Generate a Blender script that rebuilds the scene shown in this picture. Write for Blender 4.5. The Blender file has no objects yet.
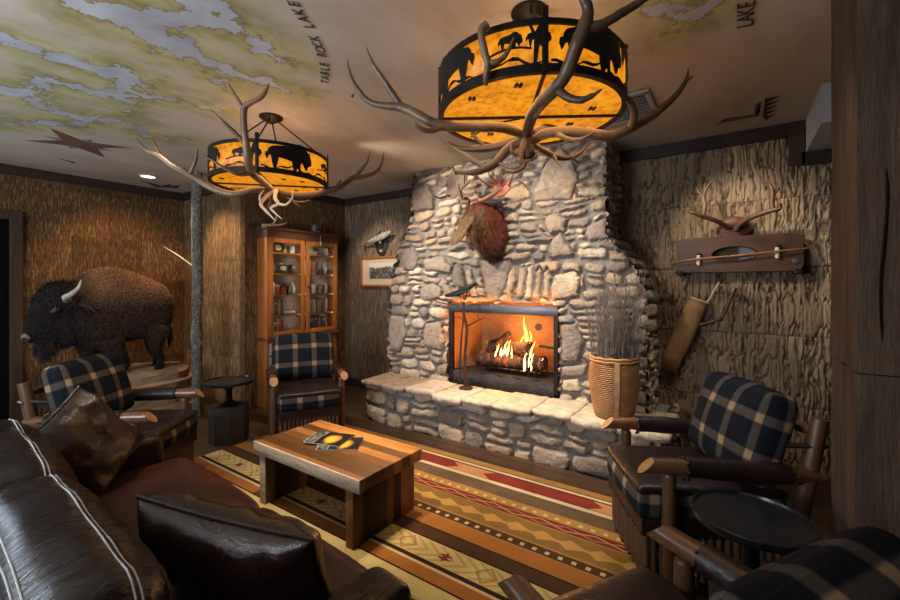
import bpy, bmesh, math, random
import numpy as np
from mathutils import Vector, Matrix, Euler, noise as mnoise

SC = bpy.context.scene
COL = SC.collection
PI = math.pi

# ------------------------------------------------------------------ camera
FPX, TH, HC = 417.0, math.radians(34.4), 1.5
CS, SN = math.cos(TH), math.sin(TH)
cam_d = bpy.data.cameras.new('camera'); cam = bpy.data.objects.new('camera', cam_d); COL.objects.link(cam)
cam.location = (0, 0, HC); cam.rotation_euler = (PI/2, 0, TH)
cam_d.sensor_width = 36.0; cam_d.lens = FPX/900*36.0; cam_d.shift_y = -15/900
cam_d.clip_start = 0.02; cam_d.clip_end = 60
SC.camera = cam

# ------------------------------------------------------------------ world / exposure
w = bpy.data.worlds.new('world'); SC.world = w; w.use_nodes = True
w.node_tree.nodes['Background'].inputs[0].default_value = (0.35, 0.5, 0.8, 1)
w.node_tree.nodes['Background'].inputs[1].default_value = 0.1
SC.view_settings.view_transform = 'Standard'; SC.view_settings.look = 'None'
SC.view_settings.gamma = 1.0; SC.view_settings.use_curve_mapping = False
SC.view_settings.exposure = 0.0
CEIL = 2.79

# ------------------------------------------------------------------ lights of the room: recessed spots, an added post light, window daylight
def spot(loc, to, power, size_deg, col=(1, .78, .52), blend=.6, rad=.04):
    l = bpy.data.lights.new('ceiling_spot', 'SPOT'); l.energy = power; l.color = col
    l.spot_size = math.radians(size_deg); l.spot_blend = blend; l.shadow_soft_size = rad
    o = bpy.data.objects.new('ceiling_spot', l); COL.objects.link(o)
    o.location = loc; o.rotation_euler = (Vector(to)-Vector(loc)).to_track_quat('-Z', 'Y').to_euler()
    return o
def area(loc, to, power, sx, sy, col):
    l = bpy.data.lights.new('daylight', 'AREA'); l.shape = 'RECTANGLE'; l.size = sx; l.size_y = sy
    l.energy = power; l.color = col
    o = bpy.data.objects.new('daylight', l); COL.objects.link(o)
    o.location = loc; o.rotation_euler = (Vector(to)-Vector(loc)).to_track_quat('-Z', 'Y').to_euler()
    return o
NEUT = (1, .82, .61)
spot((-3.05, 2.45, 2.72), (-2.0, 3.75, 1.6), 250, 95, NEUT, .8, .02)      # chimney breast, from the left
spot((-1.5, 2.75, 2.74), (-1.6, 3.75, 1.4), 120, 95, NEUT, .9, .02)
spot((-1.35, 2.85, 2.74), (-1.4, 3.3, .40), 170, 66, NEUT, .8)           # hearth
spot((-3.0, 2.75, 2.74), (-3.0, 3.6, .4), 100, 60, NEUT, .8)
spot((-0.15, 3.0, 2.74), (-.66, 3.75, .75), 70, 36, NEUT, .9, .02)        # right end of the hearth
spot((-0.05, 3.62, 2.74), (0.06, 4.31, 1.65), 22, 80, (1, .82, .60), .9, .015)   # case on the bark wall, from above
spot((-0.95, 2.85, 2.66), (0.06, 4.31, 1.85), 120, 36, (1, .82, .60), .9, .012)   # and from the left
spot((-5.60, 2.05, 2.74), (-5.2, 2.75, 1.3), 130, 88, (1, .66, .36), .8)   # pilaster
spot((-5.10, 1.75, 2.74), (-6.45, 2.05, 1.45), 120, 72, (1, .58, .27), .9)   # bison
spot((-4.6, 1.2, 2.74), (-5.5, 1.5, 1.4), 50, 50, (1, .80, .58), .9)
spot((-4.05, 3.45, 2.74), (-4.05, 4.31, 1.4), 75, 80, NEUT, .8)         # picture wall
spot((-3.55, 2.95, 2.72), (-4.75, 3.42, 1.5), 120, 44, (1, .78, .52), .8)   # bookcase
spot((-2.1, 1.25, 2.74), (-2.28, 1.85, .4), 330, 42, (1, .78, .50), .8)    # coffee table
spot((-1.9, 2.35, 2.74), (-1.45, 2.5, 0), 250, 62, (1, .78, .50), .8)      # rug
spot((-3.35, 1.1, 2.74), (-3.3, 1.3, .4), 80, 60, (1, .84, .64), .8)    # chair by the bison
spot((-3.2, 2.35, 2.74), (-3.5, 2.6, .6), 90, 50, (1, .84, .64), .8)     # chair by the bookcase
spot((-0.35, 2.9, 2.74), (-0.15, 2.6, .7), 50, 50, (.90, .92, 1), .8)    # chair by the post
spot((-0.05, 1.95, 2.74), (.36, 2.2, 1.0), 10, 60, (1, .80, .58), .8)       # added to brighten the timber post
area((-2.6, -1.85, 1.75), (-3.0, .6, 2.6), 130, 2.0, 1.3, (.86, .93, 1))   # daylight through the window behind the sofa
area((-6.30, -.95, 1.6), (-3.0, .2, 1.0), 45, 1.2, 1.4, (.72, .85, 1))    # window in the left wall
area((0.7, -1.85, 1.75), (0.0, 1.0, 2.6), 9, 1.4, 1.3, (.86, .93, 1))

# ------------------------------------------------------------------ pixel helpers (900x600 frame)
def P(px, py, d):
    r = (px-450)/FPX*d
    return Vector((CS*r-SN*d, SN*r+CS*d, HC+(285-py)/FPX*d))
def onY(px, py, Y):
    k = (px-450)/FPX; return P(px, py, Y/(SN*k+CS))
def onX(px, py, X):
    k = (px-450)/FPX; return P(px, py, X/(CS*k-SN))
def onZ(px, py, z):
    return P(px, py, (HC-z)*FPX/(py-285))

# ------------------------------------------------------------------ object helpers
def tag(o, label=None, cat=None, group=None, kind=None):
    if label: o['label'] = label
    if cat: o['category'] = cat
    if group: o['group'] = group
    if kind: o['kind'] = kind
    return o
def thing(name, label, cat, loc=(0, 0, 0), rotz=0, group=None):
    o = bpy.data.objects.new(name, None); COL.objects.link(o)
    o.empty_display_size = .1
    o.location = loc; o.rotation_euler = (0, 0, rotz)
    return tag(o, label, cat, group)
def mat_of(o):
    m = Matrix.Translation(o.location) @ o.rotation_euler.to_matrix().to_4x4()
    return m if o.parent is None else mat_of(o.parent) @ m
class MB:
    def __init__(s): s.bm = bmesh.new()
    def box(s, c, size, rot=None, bevel=0, segs=2, M=None):
        pre = set(s.bm.verts)
        r = bmesh.ops.create_cube(s.bm, size=1.0); vs = r['verts']
        bmesh.ops.scale(s.bm, vec=Vector(size), verts=vs)
        if bevel:
            es = list({e for v in vs for e in v.link_edges})
            rr = bmesh.ops.bevel(s.bm, geom=es, offset=bevel, segments=segs, affect='EDGES', profile=.5)
            vs = [v for v in s.bm.verts if v not in pre]
        m = Matrix.Translation(Vector(c))
        if rot is not None: m = m @ (rot.to_4x4() if isinstance(rot, Matrix) else Euler(rot).to_matrix().to_4x4())
        if M is not None: m = M @ m
        bmesh.ops.transform(s.bm, matrix=m, verts=vs)
        return s
    def tube(s, pts, radii, n=10, cap=True, jit=0, squash=None):
        pts = [Vector(p) for p in pts]
        if not hasattr(radii, '__len__'): radii = [radii]*len(pts)
        prev = None; rings = []
        for i, p in enumerate(pts):
            if i == 0: t = pts[1]-pts[0]
            elif i == len(pts)-1: t = pts[-1]-pts[-2]
            else: t = (pts[i+1]-pts[i]).normalized()+(pts[i]-pts[i-1]).normalized()
            if t.length < 1e-9: t = Vector((0, 0, 1))
            t.normalize()
            if prev is None:
                a = Vector((0, 0, 1)) if abs(t.z) < .9 else Vector((1, 0, 0))
                u = t.cross(a).normalized()
            else:
                u = (prev-t*prev.dot(t))
                if u.length < 1e-6: u = t.orthogonal()
                u.normalize()
            prev = u; v = t.cross(u)
            r = radii[i]
            ra, rb = (r if hasattr(r, '__len__') else (r, r))
            ring = []
            for k in range(n):
                a = 2*PI*k/n
                q = p+u*(math.cos(a)*ra)+v*(math.sin(a)*rb)
                if jit: q += Vector([(random.random()-.5)*jit for _ in range(3)])
                ring.append(s.bm.verts.new(q))
            rings.append(ring)
        for A, B in zip(rings, rings[1:]):
            for k in range(n):
                s.bm.faces.new((A[k], A[(k+1) % n], B[(k+1) % n], B[k]))
        if cap:
            s.bm.faces.new(list(reversed(rings[0]))); s.bm.faces.new(rings[-1])
        return s
    def ell(s, rings, n=20, cap=True):
        """rings: (centre, xvec, yvec) -> loft"""
        R = []
        for c, xv, yv in rings:
            R.append([s.bm.verts.new(Vector(c)+Vector(xv)*math.cos(2*PI*k/n)+Vector(yv)*math.sin(2*PI*k/n)) for k in range(n)])
        for A, B in zip(R, R[1:]):
            for k in range(n): s.bm.faces.new((A[k], A[(k+1) % n], B[(k+1) % n], B[k]))
        if cap: s.bm.faces.new(list(reversed(R[0]))); s.bm.faces.new(R[-1])
        return s
    def lathe(s, prof, n=32, c=(0, 0, 0), M=None):
        c = Vector(c); rings = []; new = []
        for r, z in prof:
            if r < 1e-5:
                v = s.bm.verts.new(c+Vector((0, 0, z))); rings.append([v]); new.append(v)
            else:
                ring = [s.bm.verts.new(c+Vector((r*math.cos(2*PI*k/n), r*math.sin(2*PI*k/n), z))) for k in range(n)]
                rings.append(ring); new += ring
        for A, B in zip(rings, rings[1:]):
            for k in range(n):
                if len(A) == 1 and len(B) == 1: continue
                if len(A) == 1: s.bm.faces.new((A[0], B[(k+1) % n], B[k]))
                elif len(B) == 1: s.bm.faces.new((A[k], A[(k+1) % n], B[0]))
                else: s.bm.faces.new((A[k], A[(k+1) % n], B[(k+1) % n], B[k]))
        if M is not None: bmesh.ops.transform(s.bm, matrix=M, verts=new)
        return s
    def poly(s, pts, thick):
        """extruded planar polygon, thick = vector"""
        vs = [s.bm.verts.new(Vector(p)) for p in pts]
        f = s.bm.faces.new(vs)
        r = bmesh.ops.extrude_face_region(s.bm, geom=[f])
        bmesh.ops.translate(s.bm, vec=Vector(thick), verts=[g for g in r['geom'] if isinstance(g, bmesh.types.BMVert)])
        return s
    def sphere(s, c, r, M=None, u=14, v=10):
        rr = bmesh.ops.create_uvsphere(s.bm, u_segments=u, v_segments=v, radius=1)
        m = Matrix.Translation(Vector(c)) @ Matrix.Diagonal((*(r if hasattr(r, '__len__') else (r, r, r)), 1))
        bmesh.ops.transform(s.bm, matrix=(M @ m) if M is not None else m, verts=rr['verts'])
        return s
    def noise(s, amp, scale, seed=0):
        s.bm.normal_update()
        for v in s.bm.verts:
            v.co += v.normal*(mnoise.fractal(v.co*scale+Vector((seed, seed*1.7, 0)), 1, 2, 3)*amp)
        return s
    def build(s, name, m, parent=None, world=False, smooth=True, angle=40, sub=0, normals=True):
        if normals: bmesh.ops.recalc_face_normals(s.bm, faces=s.bm.faces[:])
        me = bpy.data.meshes.new(name)
        if world and parent is not None:
            bmesh.ops.transform(s.bm, matrix=mat_of(parent).inverted(), verts=s.bm.verts[:])
        s.bm.to_mesh(me); s.bm.free()
        me.materials.append(m)
        return link(name, me, parent, smooth, angle, sub)
def link(name, me, parent=None, smooth=True, angle=40, sub=0):
    o = bpy.data.objects.new(name, me); COL.objects.link(o)
    if parent is not None: o.parent = parent
    if smooth:
        me.polygons.foreach_set('use_smooth', [True]*len(me.polygons))
        if angle < 180 and hasattr(me, 'set_sharp_from_angle'): me.set_sharp_from_angle(angle=math.radians(angle))
    if sub:
        md = o.modifiers.new('sub', 'SUBSURF'); md.levels = sub; md.render_levels = sub
    return o
def children(o): return [c for c in bpy.data.objects if c.parent == o]
def dup(o, parent=None):
    c = o.copy(); COL.objects.link(c)
    if parent is not None: c.parent = parent
    for ch in children(o): dup(ch, c)
    return c
def fuse(mb, vox, smooth_it=6):
    """voxel-fuse a set of lofts into one continuous skin -> new MB"""
    me = bpy.data.meshes.new('tmp'); bmesh.ops.recalc_face_normals(mb.bm, faces=mb.bm.faces[:]); mb.bm.to_mesh(me); mb.bm.free()
    o = bpy.data.objects.new('tmp', me); COL.objects.link(o)
    md = o.modifiers.new('r', 'REMESH'); md.mode = 'VOXEL'; md.voxel_size = vox
    if smooth_it:
        m2 = o.modifiers.new('s', 'SMOOTH'); m2.factor = .5; m2.iterations = smooth_it
    dg = bpy.context.evaluated_depsgraph_get(); ev = o.evaluated_get(dg)
    m3 = bpy.data.meshes.new_from_object(ev)
    bpy.data.objects.remove(o); bpy.data.meshes.remove(me)
    n = MB(); n.bm.from_mesh(m3); bpy.data.meshes.remove(m3)
    return n
def smooth_path(pts, n=6):
    """Catmull-Rom through (Vector, radius)"""
    out = []
    for i in range(len(pts)-1):
        p0 = pts[max(i-1, 0)]; p1 = pts[i]; p2 = pts[i+1]; p3 = pts[min(i+2, len(pts)-1)]
        for j in range(n):
            t = j/n; t2 = t*t; t3 = t2*t
            f = lambda a, b, c, d: .5*((2*b)+(-a+c)*t+(2*a-5*b+4*c-d)*t2+(-a+3*b-3*c+d)*t3)
            out.append((Vector([f(p0[0][k], p1[0][k], p2[0][k], p3[0][k]) for k in range(3)]), p1[1]*(1-t)+p2[1]*t))
    out.append(pts[-1]); return out

# ------------------------------------------------------------------ materials
class NT:
    def __init__(s, name):
        s.m = bpy.data.materials.new(name); s.m.use_nodes = True; s.t = s.m.node_tree
        s.b = s.t.nodes['Principled BSDF']; s.out = s.t.nodes['Material Output']
    def n(s, typ, **kw):
        nd = s.t.nodes.new(typ)
        for k, v in kw.items():
            if k.startswith('i_'):
                key = k[2:]; key = int(key) if key.isdigit() else key.replace('_', ' ')
                if isinstance(v, bpy.types.NodeSocket): s.t.links.new(v, nd.inputs[key])
                else: nd.inputs[key].default_value = v
            else: setattr(nd, k, v)
        return nd
    def l(s, a, b): s.t.links.new(a, b)
    def coord(s, kind='Object', scale=(1, 1, 1), rot=(0, 0, 0), loc=(0, 0, 0)):
        tc = s.n('ShaderNodeTexCoord'); mp = s.n('ShaderNodeMapping')
        s.l(tc.outputs[kind], mp.inputs[0]); mp.inputs['Scale'].default_value = scale
        mp.inputs['Rotation'].default_value = rot; mp.inputs['Location'].default_value = loc
        return mp.outputs[0]
    def noise(s, vec, scale=5, detail=4, rough=.55, dist=0):
        nd = s.n('ShaderNodeTexNoise'); s.l(vec, nd.inputs['Vector'])
        nd.inputs['Scale'].default_value = scale; nd.inputs['Detail'].default_value = detail
        nd.inputs['Roughness'].default_value = rough; nd.inputs['Distortion'].default_value = dist
        return nd.outputs['Fac']
    def ramp(s, fac, stops, interp='LINEAR'):
        r = s.n('ShaderNodeValToRGB'); s.l(fac, r.inputs[0]); cr = r.color_ramp; cr.interpolation = interp
        while len(cr.elements) < len(stops): cr.elements.new(.5)
        for e, (p, c) in zip(cr.elements, stops):
            e.position = p; e.color = (*c, 1) if hasattr(c, '__len__') else (c, c, c, 1)
        return r.outputs[0]
    def math(s, op, a, b=None, c=None, clamp=False):
        nd = s.n('ShaderNodeMath', operation=op); nd.use_clamp = clamp
        for i, v in enumerate((a, b, c)):
            if v is None: continue
            if isinstance(v, bpy.types.NodeSocket): s.l(v, nd.inputs[i])
            else: nd.inputs[i].default_value = v
        return nd.outputs[0]
    def mix(s, fac, a, b, mode='MIX'):
        nd = s.n('ShaderNodeMix', data_type='RGBA', blend_type=mode)
        for i, v in ((0, fac), (6, a), (7, b)):
            if isinstance(v, bpy.types.NodeSocket): s.l(v, nd.inputs[i])
            elif hasattr(v, '__len__'): nd.inputs[i].default_value = (*v, 1) if len(v) == 3 else v
            else: nd.inputs[i].default_value = v
        return nd.outputs[2]
    def bump(s, h, strength=.5, dist=.01):
        b = s.n('ShaderNodeBump'); s.l(h, b.inputs['Height']); b.inputs['Strength'].default_value = strength
        b.inputs['Distance'].default_value = dist; s.l(b.outputs[0], s.b.inputs['Normal'])
    def fin(s, col=None, rough=.6, metal=0, spec=None, coat=0):
        for k, v in (('Base Color', col), ('Roughness', rough), ('Metallic', metal), ('Specular IOR Level', spec), ('Coat Weight', coat)):
            if v is None: continue
            if isinstance(v, bpy.types.NodeSocket): s.l(v, s.b.inputs[k])
            elif hasattr(v, '__len__'): s.b.inputs[k].default_value = (*v, 1)
            else: s.b.inputs[k].default_value = v
        return s.m
    def attr(s, name):
        a = s.n('ShaderNodeAttribute'); a.attribute_name = name; return a
def simple(name, c1, c2=None, scale=8, rough=.6, metal=0, bump=0, stretch=(1, 1, 1), spec=None, coat=0, bscale=None, dist=.006):
    t = NT(name)
    if c2 is None: c2 = tuple(min(1, x*.7) for x in c1)
    v = t.coord('Object', stretch)
    f = t.noise(v, scale, 5)
    col = t.ramp(f, [(.3, c2), (.7, c1)])
    if bump:
        g = t.noise(v, bscale or scale*3, 4); t.bump(g, bump, dist)
    return t.fin(col, rough, metal, spec, coat)
def wood(name, c1, c2, axis='x', scale=3, rough=.5, plank=0, bump=.25, spec=.4, var=.35, across=None):
    """grain along axis; plank>0: boards of that width across"""
    t = NT(name)
    st = {'x': (1, 9, 9), 'y': (9, 1, 9), 'z': (9, 9, 1)}[axis]
    v = t.coord('Object', st)
    f = t.noise(v, scale, 6, .6, .6); fine = t.noise(v, scale*7, 3)
    col = t.ramp(f, [(.25, c2), (.5, tuple((a+b)/2 for a, b in zip(c1, c2))), (.75, c1)])
    col = t.mix(t.ramp(fine, [(.35, .35), (.6, 0)]), col, tuple(x*.35 for x in c2))
    h = t.mix(.5, f, fine)
    if plank:
        sep = t.n('ShaderNodeSeparateXYZ'); t.l(t.coord('Object'), sep.inputs[0])
        ax = {'x': 1, 'y': 0, 'z': 0}[axis] if across is None else across
        u = t.math('DIVIDE', sep.outputs[ax], plank); cell = t.math('FLOOR', u); fr = t.math('FRACT', u)
        wn = t.n('ShaderNodeTexWhiteNoise', noise_dimensions='1D'); t.l(cell, wn.inputs['W'])
        col = t.mix(1.0, col, t.ramp(wn.outputs[0], [(0, 1-var), (1, 1+var*.5)]), 'MULTIPLY')
        gap = t.ramp(t.math('ABSOLUTE', t.math('SUBTRACT', fr, .5)), [(.47, 1), (.495, 0)])
        col = t.mix(t.math('SUBTRACT', 1.0, gap), col, tuple(x*.15 for x in c2))
        h = t.mix(.7, h, gap)
    t.bump(h, bump, .01)
    return t.fin(col, rough, 0, spec)
def emis(name, c, s):
    t = NT(name); t.b.inputs['Emission Color'].default_value = (*c, 1); t.b.inputs['Emission Strength'].default_value = s
    return t.fin(c, .5)

def bark(name, c1, c2, dark, fx=30, fz=4, bumps=.9, panel=.5, dist=.015, fw=.45, attr=None):
    """furrowed bark in sheets: long wavering ridges that split and join"""
    t = NT(name)
    tc = t.n('ShaderNodeTexCoord'); sep = t.n('ShaderNodeSeparateXYZ'); t.l(tc.outputs['Object'], sep.inputs[0])
    h = t.math('ADD', sep.outputs[0], sep.outputs[1]); z = sep.outputs[2]
    cmb = t.n('ShaderNodeCombineXYZ'); t.l(h, cmb.inputs[0]); t.l(z, cmb.inputs[1])
    bk = t.n('ShaderNodeTexBrick'); t.l(cmb.outputs[0], bk.inputs['Vector']); bk.inputs['Scale'].default_value = 1
    bk.inputs['Brick Width'].default_value = panel*1.35; bk.inputs['Row Height'].default_value = panel; bk.inputs['Mortar Size'].default_value = .003
    bk.inputs['Color1'].default_value = (0, 0, 0, 1); bk.inputs['Color2'].default_value = (1, 1, 1, 1); bk.inputs['Mortar'].default_value = (.2, .2, .2, 1)
    tint = bk.outputs['Color']; sh = t.math('ADD', h, t.math('MULTIPLY', tint, .37))
    def stretched(a, b, off, det=2, rg=.5):
        c = t.n('ShaderNodeCombineXYZ'); t.l(t.math('MULTIPLY', sh, a), c.inputs[0]); t.l(t.math('MULTIPLY', z, b), c.inputs[1]); c.inputs[2].default_value = off
        return t.noise(c.outputs[0], 1, det, rg)
    fur = lambda n: t.math('DIVIDE', t.math('ABSOLUTE', t.math('SUBTRACT', n, .5)), .13, clamp=True)
    if attr: ridge = t.attr(attr).outputs['Fac']
    else: ridge = t.math('MINIMUM', fur(stretched(fx, fz, 0)), fur(stretched(fx*1.35, fz*1.4, 7.3)))
    fine = stretched(fx*2.6, fz*3.2, 3.1, 4, .65)
    hh = t.math('ADD', t.math('MULTIPLY', ridge, 1-fw), t.math('MULTIPLY', fine, fw))
    big = t.noise(cmb.outputs[0], 1.7, 3)
    base = t.mix(t.ramp(t.math('ADD', t.math('MULTIPLY', tint, .5), t.math('MULTIPLY', big, .5)), [(.25, 0), (.75, 1)]), c2, c1)
    col = t.mix(t.ramp(hh, [(.12, 1), (.62, 0)]), base, dark)
    t.bump(hh if not attr else fine, bumps, dist)
    return t.fin(col, .85, 0, .15)

def leather(name, c1, c2, rough=.36, stretch=(1, 1, 1), crease=.28):
    t = NT(name); v = t.coord('Object')
    f = t.noise(v, 4, 4); g = t.noise(t.coord('Object', stretch), 9, 5, .6, .8)
    col = t.ramp(f, [(.3, c2), (.7, c1)])
    vo = t.n('ShaderNodeTexVoronoi', feature='DISTANCE_TO_EDGE'); t.l(v, vo.inputs['Vector']); vo.inputs['Scale'].default_value = 150
    h = t.math('ADD', g, t.math('MULTIPLY', t.ramp(vo.outputs['Distance'], [(0, 0), (.25, 1)]), .03))
    t.bump(h, crease, .025)
    rr = t.ramp(g, [(.3, rough-.07), (.7, rough+.10)])
    return t.fin(col, rr, 0, .5)

def plaid(name, attr='puv', navy=(.005, .007, .011), stripe=(.16, .13, .105), warm=(.30, .20, .12), per=.185):
    t = NT(name); a = t.attr(attr); sep = t.n('ShaderNodeSeparateXYZ'); t.l(a.outputs['Vector'], sep.inputs[0])
    def st(sock):
        u = t.math('FRACT', t.math('DIVIDE', sock, per)); d = t.math('ABSOLUTE', t.math('SUBTRACT', u, .5))
        wide = t.ramp(d, [(.10, 1), (.155, 0)])
        thin = t.ramp(t.math('ABSOLUTE', t.math('SUBTRACT', d, .34)), [(.006, .12), (.02, 0)])
        return t.math('MAXIMUM', wide, thin)
    su, sv = st(sep.outputs[0]), st(sep.outputs[1])
    f = t.math('MULTIPLY', t.math('ADD', su, sv), .5)
    w = t.n('ShaderNodeTexNoise'); t.l(t.coord('Object'), w.inputs['Vector']); w.inputs['Scale'].default_value = 220
    blue = t.mix(w.outputs['Fac'], navy, tuple(x*1.8 for x in navy))
    col = t.ramp(f, [(0, 0), (.5, .34), (1, 1)])
    col = t.mix(col, blue, t.mix(t.math('MULTIPLY', su, sv), stripe, warm))
    t.bump(w.outputs['Fac'], .25, .004)
    m = t.fin(col, .95, 0, .1)
    return m
# ------------------------------------------------------------------ material instances
M = {}
M['bark_l'] = bark('bark_amber', (.27, .15, .064), (.14, .08, .035), (.030, .017, .009), 30, 4.0, .9, .52, .014)
M['bark_p'] = bark('bark_pilaster', (.38, .245, .125), (.22, .14, .07), (.045, .026, .013), 24, 2.5, .9, .6, .016)
M['bark_b'] = bark('bark_grey', (.30, .21, .145), (.19, .13, .085), (.05, .032, .022), 30, 2.2, .8, .9, .012)
M['bark_r'] = bark('bark_furrowed', (.33, .24, .155), (.20, .14, .09), (.020, .012, .008), 16, 2.5, .8, .55, .02, .35, 'ridge')
M['floor'] = wood('dark_floor', (.075, .040, .022), (.030, .016, .010), 'x', 2, .42, .13, .3, .4)
M['trim'] = wood('dark_trim', (.045, .024, .015), (.018, .010, .007), 'x', 3, .6)
M['trim_z'] = wood('dark_trim_upright', (.085, .045, .024), (.035, .018, .011), 'z', 3, .6)
M['timber'] = wood('hewn_timber', (.125, .080, .050), (.036, .022, .014), 'z', 2.2, .8, 0, .8, .2)
M['case_wood'] = wood('honey_wood', (.44, .165, .036), (.26, .085, .018), 'z', 2.5, .4, 0, .15)
M['case_dark'] = wood('aged_wood', (.14, .060, .026), (.07, .030, .014), 'x', 2.5, .45, 0, .15)
M['table'] = wood('plank_table_top', (.52, .235, .070), (.27, .108, .030), 'x', 1.6, .42, .078, .25, .45, .85)
M['table_leg'] = wood('plank_table_end', (.34, .155, .055), (.15, .065, .026), 'z', 1.6, .55, .066, .3, .3, 1.1, 1)
M['table_edge'] = wood('weathered_lit_edge', (.70, .60, .49), (.30, .22, .155), 'x', 4, .7, 0, .6, .3)  # weathered wood, its colour brightened to carry the window light
M['log'] = wood('peeled_log', (.20, .085, .034), (.09, .038, .017), 'y', 2.2, .28, 0, .2, .6)
M['log_z'] = wood('peeled_log_upright', (.14, .064, .028), (.065, .028, .014), 'z', 2.2, .4, 0, .25, .5)
M['log_end'] = simple('cut_end', (.36, .20, .08), (.24, .12, .045), 30, .6)
M['stick'] = wood('stick_skirt', (.17, .09, .042), (.075, .038, .019), 'z', 3, .7)
M['leather'] = leather('brown_leather', (.020, .010, .009), (.010, .006, .005), .33)
M['leather_sofa'] = leather('sofa_leather', (.015, .007, .006), (.008, .004, .0035), .27, (3.5, .6, .6), .35)
M['leather_red'] = leather('seat_leather', (.080, .022, .013), (.035, .010, .007), .34)
M['leather_pil'] = leather('pillow_leather', (.034, .0125, .008), (.015, .0065, .005), .28, (1, 1, 1), .32)
M['stitch'] = simple('pale_stitch', (.62, .62, .62), (.5, .5, .52), 60, .7)
M['plaid'] = plaid('navy_plaid')
M['iron'] = simple('black_iron', (.018, .016, .015), (.009, .008, .008), 14, .48, .6, .2)
M['iron_warm'] = simple('rusty_iron', (.060, .028, .016), (.022, .012, .009), 14, .55, .4, .3)
M['steel'] = simple('smoked_steel', (.16, .145, .16), (.10, .09, .10), 5, .38, .8, .05, (1, 8, 8))
M['antler'] = simple('antler_bone', (.25, .155, .085), (.085, .046, .024), 7, .42, 0, .3, (1, 1, 1), .5, 0, 40)
M['antler_dk'] = simple('dark_antler', (.13, .070, .036), (.045, .024, .014), 7, .42, 0, .35, (1, 1, 1), .5, 0, 40)
M['bone'] = simple('pale_bone', (.62, .52, .40), (.42, .32, .22), 9, .5, 0, .2)
M['white_paint'] = simple('grey_white_paint', (.50, .51, .53), (.44, .45, .47), 3, .7)
M['vent'] = simple('vent_enamel', (.36, .36, .37), (.31, .31, .32), 3, .6)
M['black'] = simple('black_paint', (.010, .010, .011), (.006, .006, .006), 8, .6)
M['glass'] = None
t = NT('clear_glass'); gl = t.n('ShaderNodeBsdfGlossy'); gl.inputs['Roughness'].default_value = .03; tp = t.n('ShaderNodeBsdfTransparent'); tp.inputs[0].default_value = (.96, .97, .96, 1)
fr = t.n('ShaderNodeFresnel', i_IOR=1.45); ms = t.n('ShaderNodeMixShader'); t.l(fr.outputs[0], ms.inputs[0]); t.l(tp.outputs[0], ms.inputs[1]); t.l(gl.outputs[0], ms.inputs[2]); t.l(ms.outputs[0], t.out.inputs[0])
M['glass'] = t.m

# stone with per-stone colour carried in an attribute
def stone_mat(name, mort):
    t = NT(name); v = t.coord('Object'); a = t.attr('tint')
    f = t.noise(v, 16, 6, .65); g = t.noise(v, 70, 4, .6); b = t.noise(v, 5, 3)
    col = t.mix(1.0, a.outputs['Color'], t.ramp(f, [(.25, .52), (.5, 1.0), (.75, 1.25)]), 'MULTIPLY')
    col = t.mix(t.ramp(b, [(.45, 0), (.75, .35)]), col, (.30, .19, .13))
    h = t.math('ADD', t.math('MULTIPLY', f, .8), t.math('MULTIPLY', g, .35))
    t.bump(h, .75, .022)
    return t.fin(col, .85, 0, .25)
M['stone'] = stone_mat('field_stone', None)
M['rock'] = simple('sand_rock', (.36, .24, .15), (.20, .125, .075), 7, .85, 0, .8, (1, 1, 3), .2, 0, 12, .02)

# ------------------------------------------------------------------ shell
def quad_wall(name, a, b, z0, z1, m, thick, n=1):
    """upright wall from a to b (xy), extruded by thick (xy vector) away from the room"""
    mb = MB()
    mb.poly([(a[0], a[1], z0), (b[0], b[1], z0), (b[0], b[1], z1), (a[0], a[1], z1)], (thick[0], thick[1], 0))
    o = mb.build(name, m, smooth=False); tag(o, kind='structure'); return o
XL, YB, YW, XB = -6.45, 2.75, 4.31, -4.88
floor = MB().box((-2.0, 1.1, -.05), (9.8, 6.9, .1)).build('floor', M['floor'], smooth=False); tag(floor, kind='structure')

# ceiling with the painted lake map: signed width of the nearest traced river kept in an attribute
def ceil_pt(x, y): return onZ(x, y, CEIL)
RIV = [ # crop px (x3), width metres at each
 ([(300,30),(400,60),(480,110),(560,150),(620,190),(660,240),(690,270)], [.10,.17,.17,.10,.07,.05,.02]),
 ([(560,150),(640,200),(740,230),(830,255),(900,285)], [.08,.05,.05,.04,.02]),
 ([(420,70),(600,45),(700,80),(780,130),(800,160),(870,185)], [.13,.08,.08,.07,.05,.02]),
 ([(330,40),(230,20),(250,70)], [.08,.05,.01]),
 ([(560,0),(640,20),(700,80)], [.08,.08,.06]),
 ([(-60,90),(0,110),(100,150),(200,180),(270,205),(340,210),(390,240),(480,245)], [.09,.08,.08,.08,.08,.10,.07,.02]),
 ([(350,210),(370,260),(390,310),(380,340)], [.10,.08,.05,.02]),
 ([(-60,270),(0,270),(90,280),(130,235),(200,255),(290,280),(370,280)], [.10,.10,.09,.06,.06,.07,.08]),
 ([(370,280),(470,290),(560,310),(650,330)], [.08,.05,.03,.01]),
 ([(60,280),(150,330),(230,350),(350,360),(420,380),(440,410),(560,420)], [.07,.07,.07,.06,.06,.04,.01]),
 ([(-40,370),(50,370),(150,370),(240,370),(290,350)], [.05,.05,.06,.06,.06]),
 ([(480,110),(520,150),(545,175)], [.08,.03,.01]), ([(450,110),(470,150),(490,170)], [.06,.03,.01]),
]
RIV = [([ceil_pt(x/3, y/3) for x, y in p], w_) for p, w_ in RIV]
RIV += [([ceil_pt(620+x/3.75, y/3.75) for x, y in p], w_) for p, w_ in
        [([(100,20),(180,45),(280,15),(330,-30)], [.03,.045,.045,.05]), ([(370,-10),(300,50),(240,80),(170,140)], [.03,.035,.03,.008])]]
gx = np.arange(-6.9, 2.91, .05); gy = np.arange(-2.35, 4.56, .05)
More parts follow.
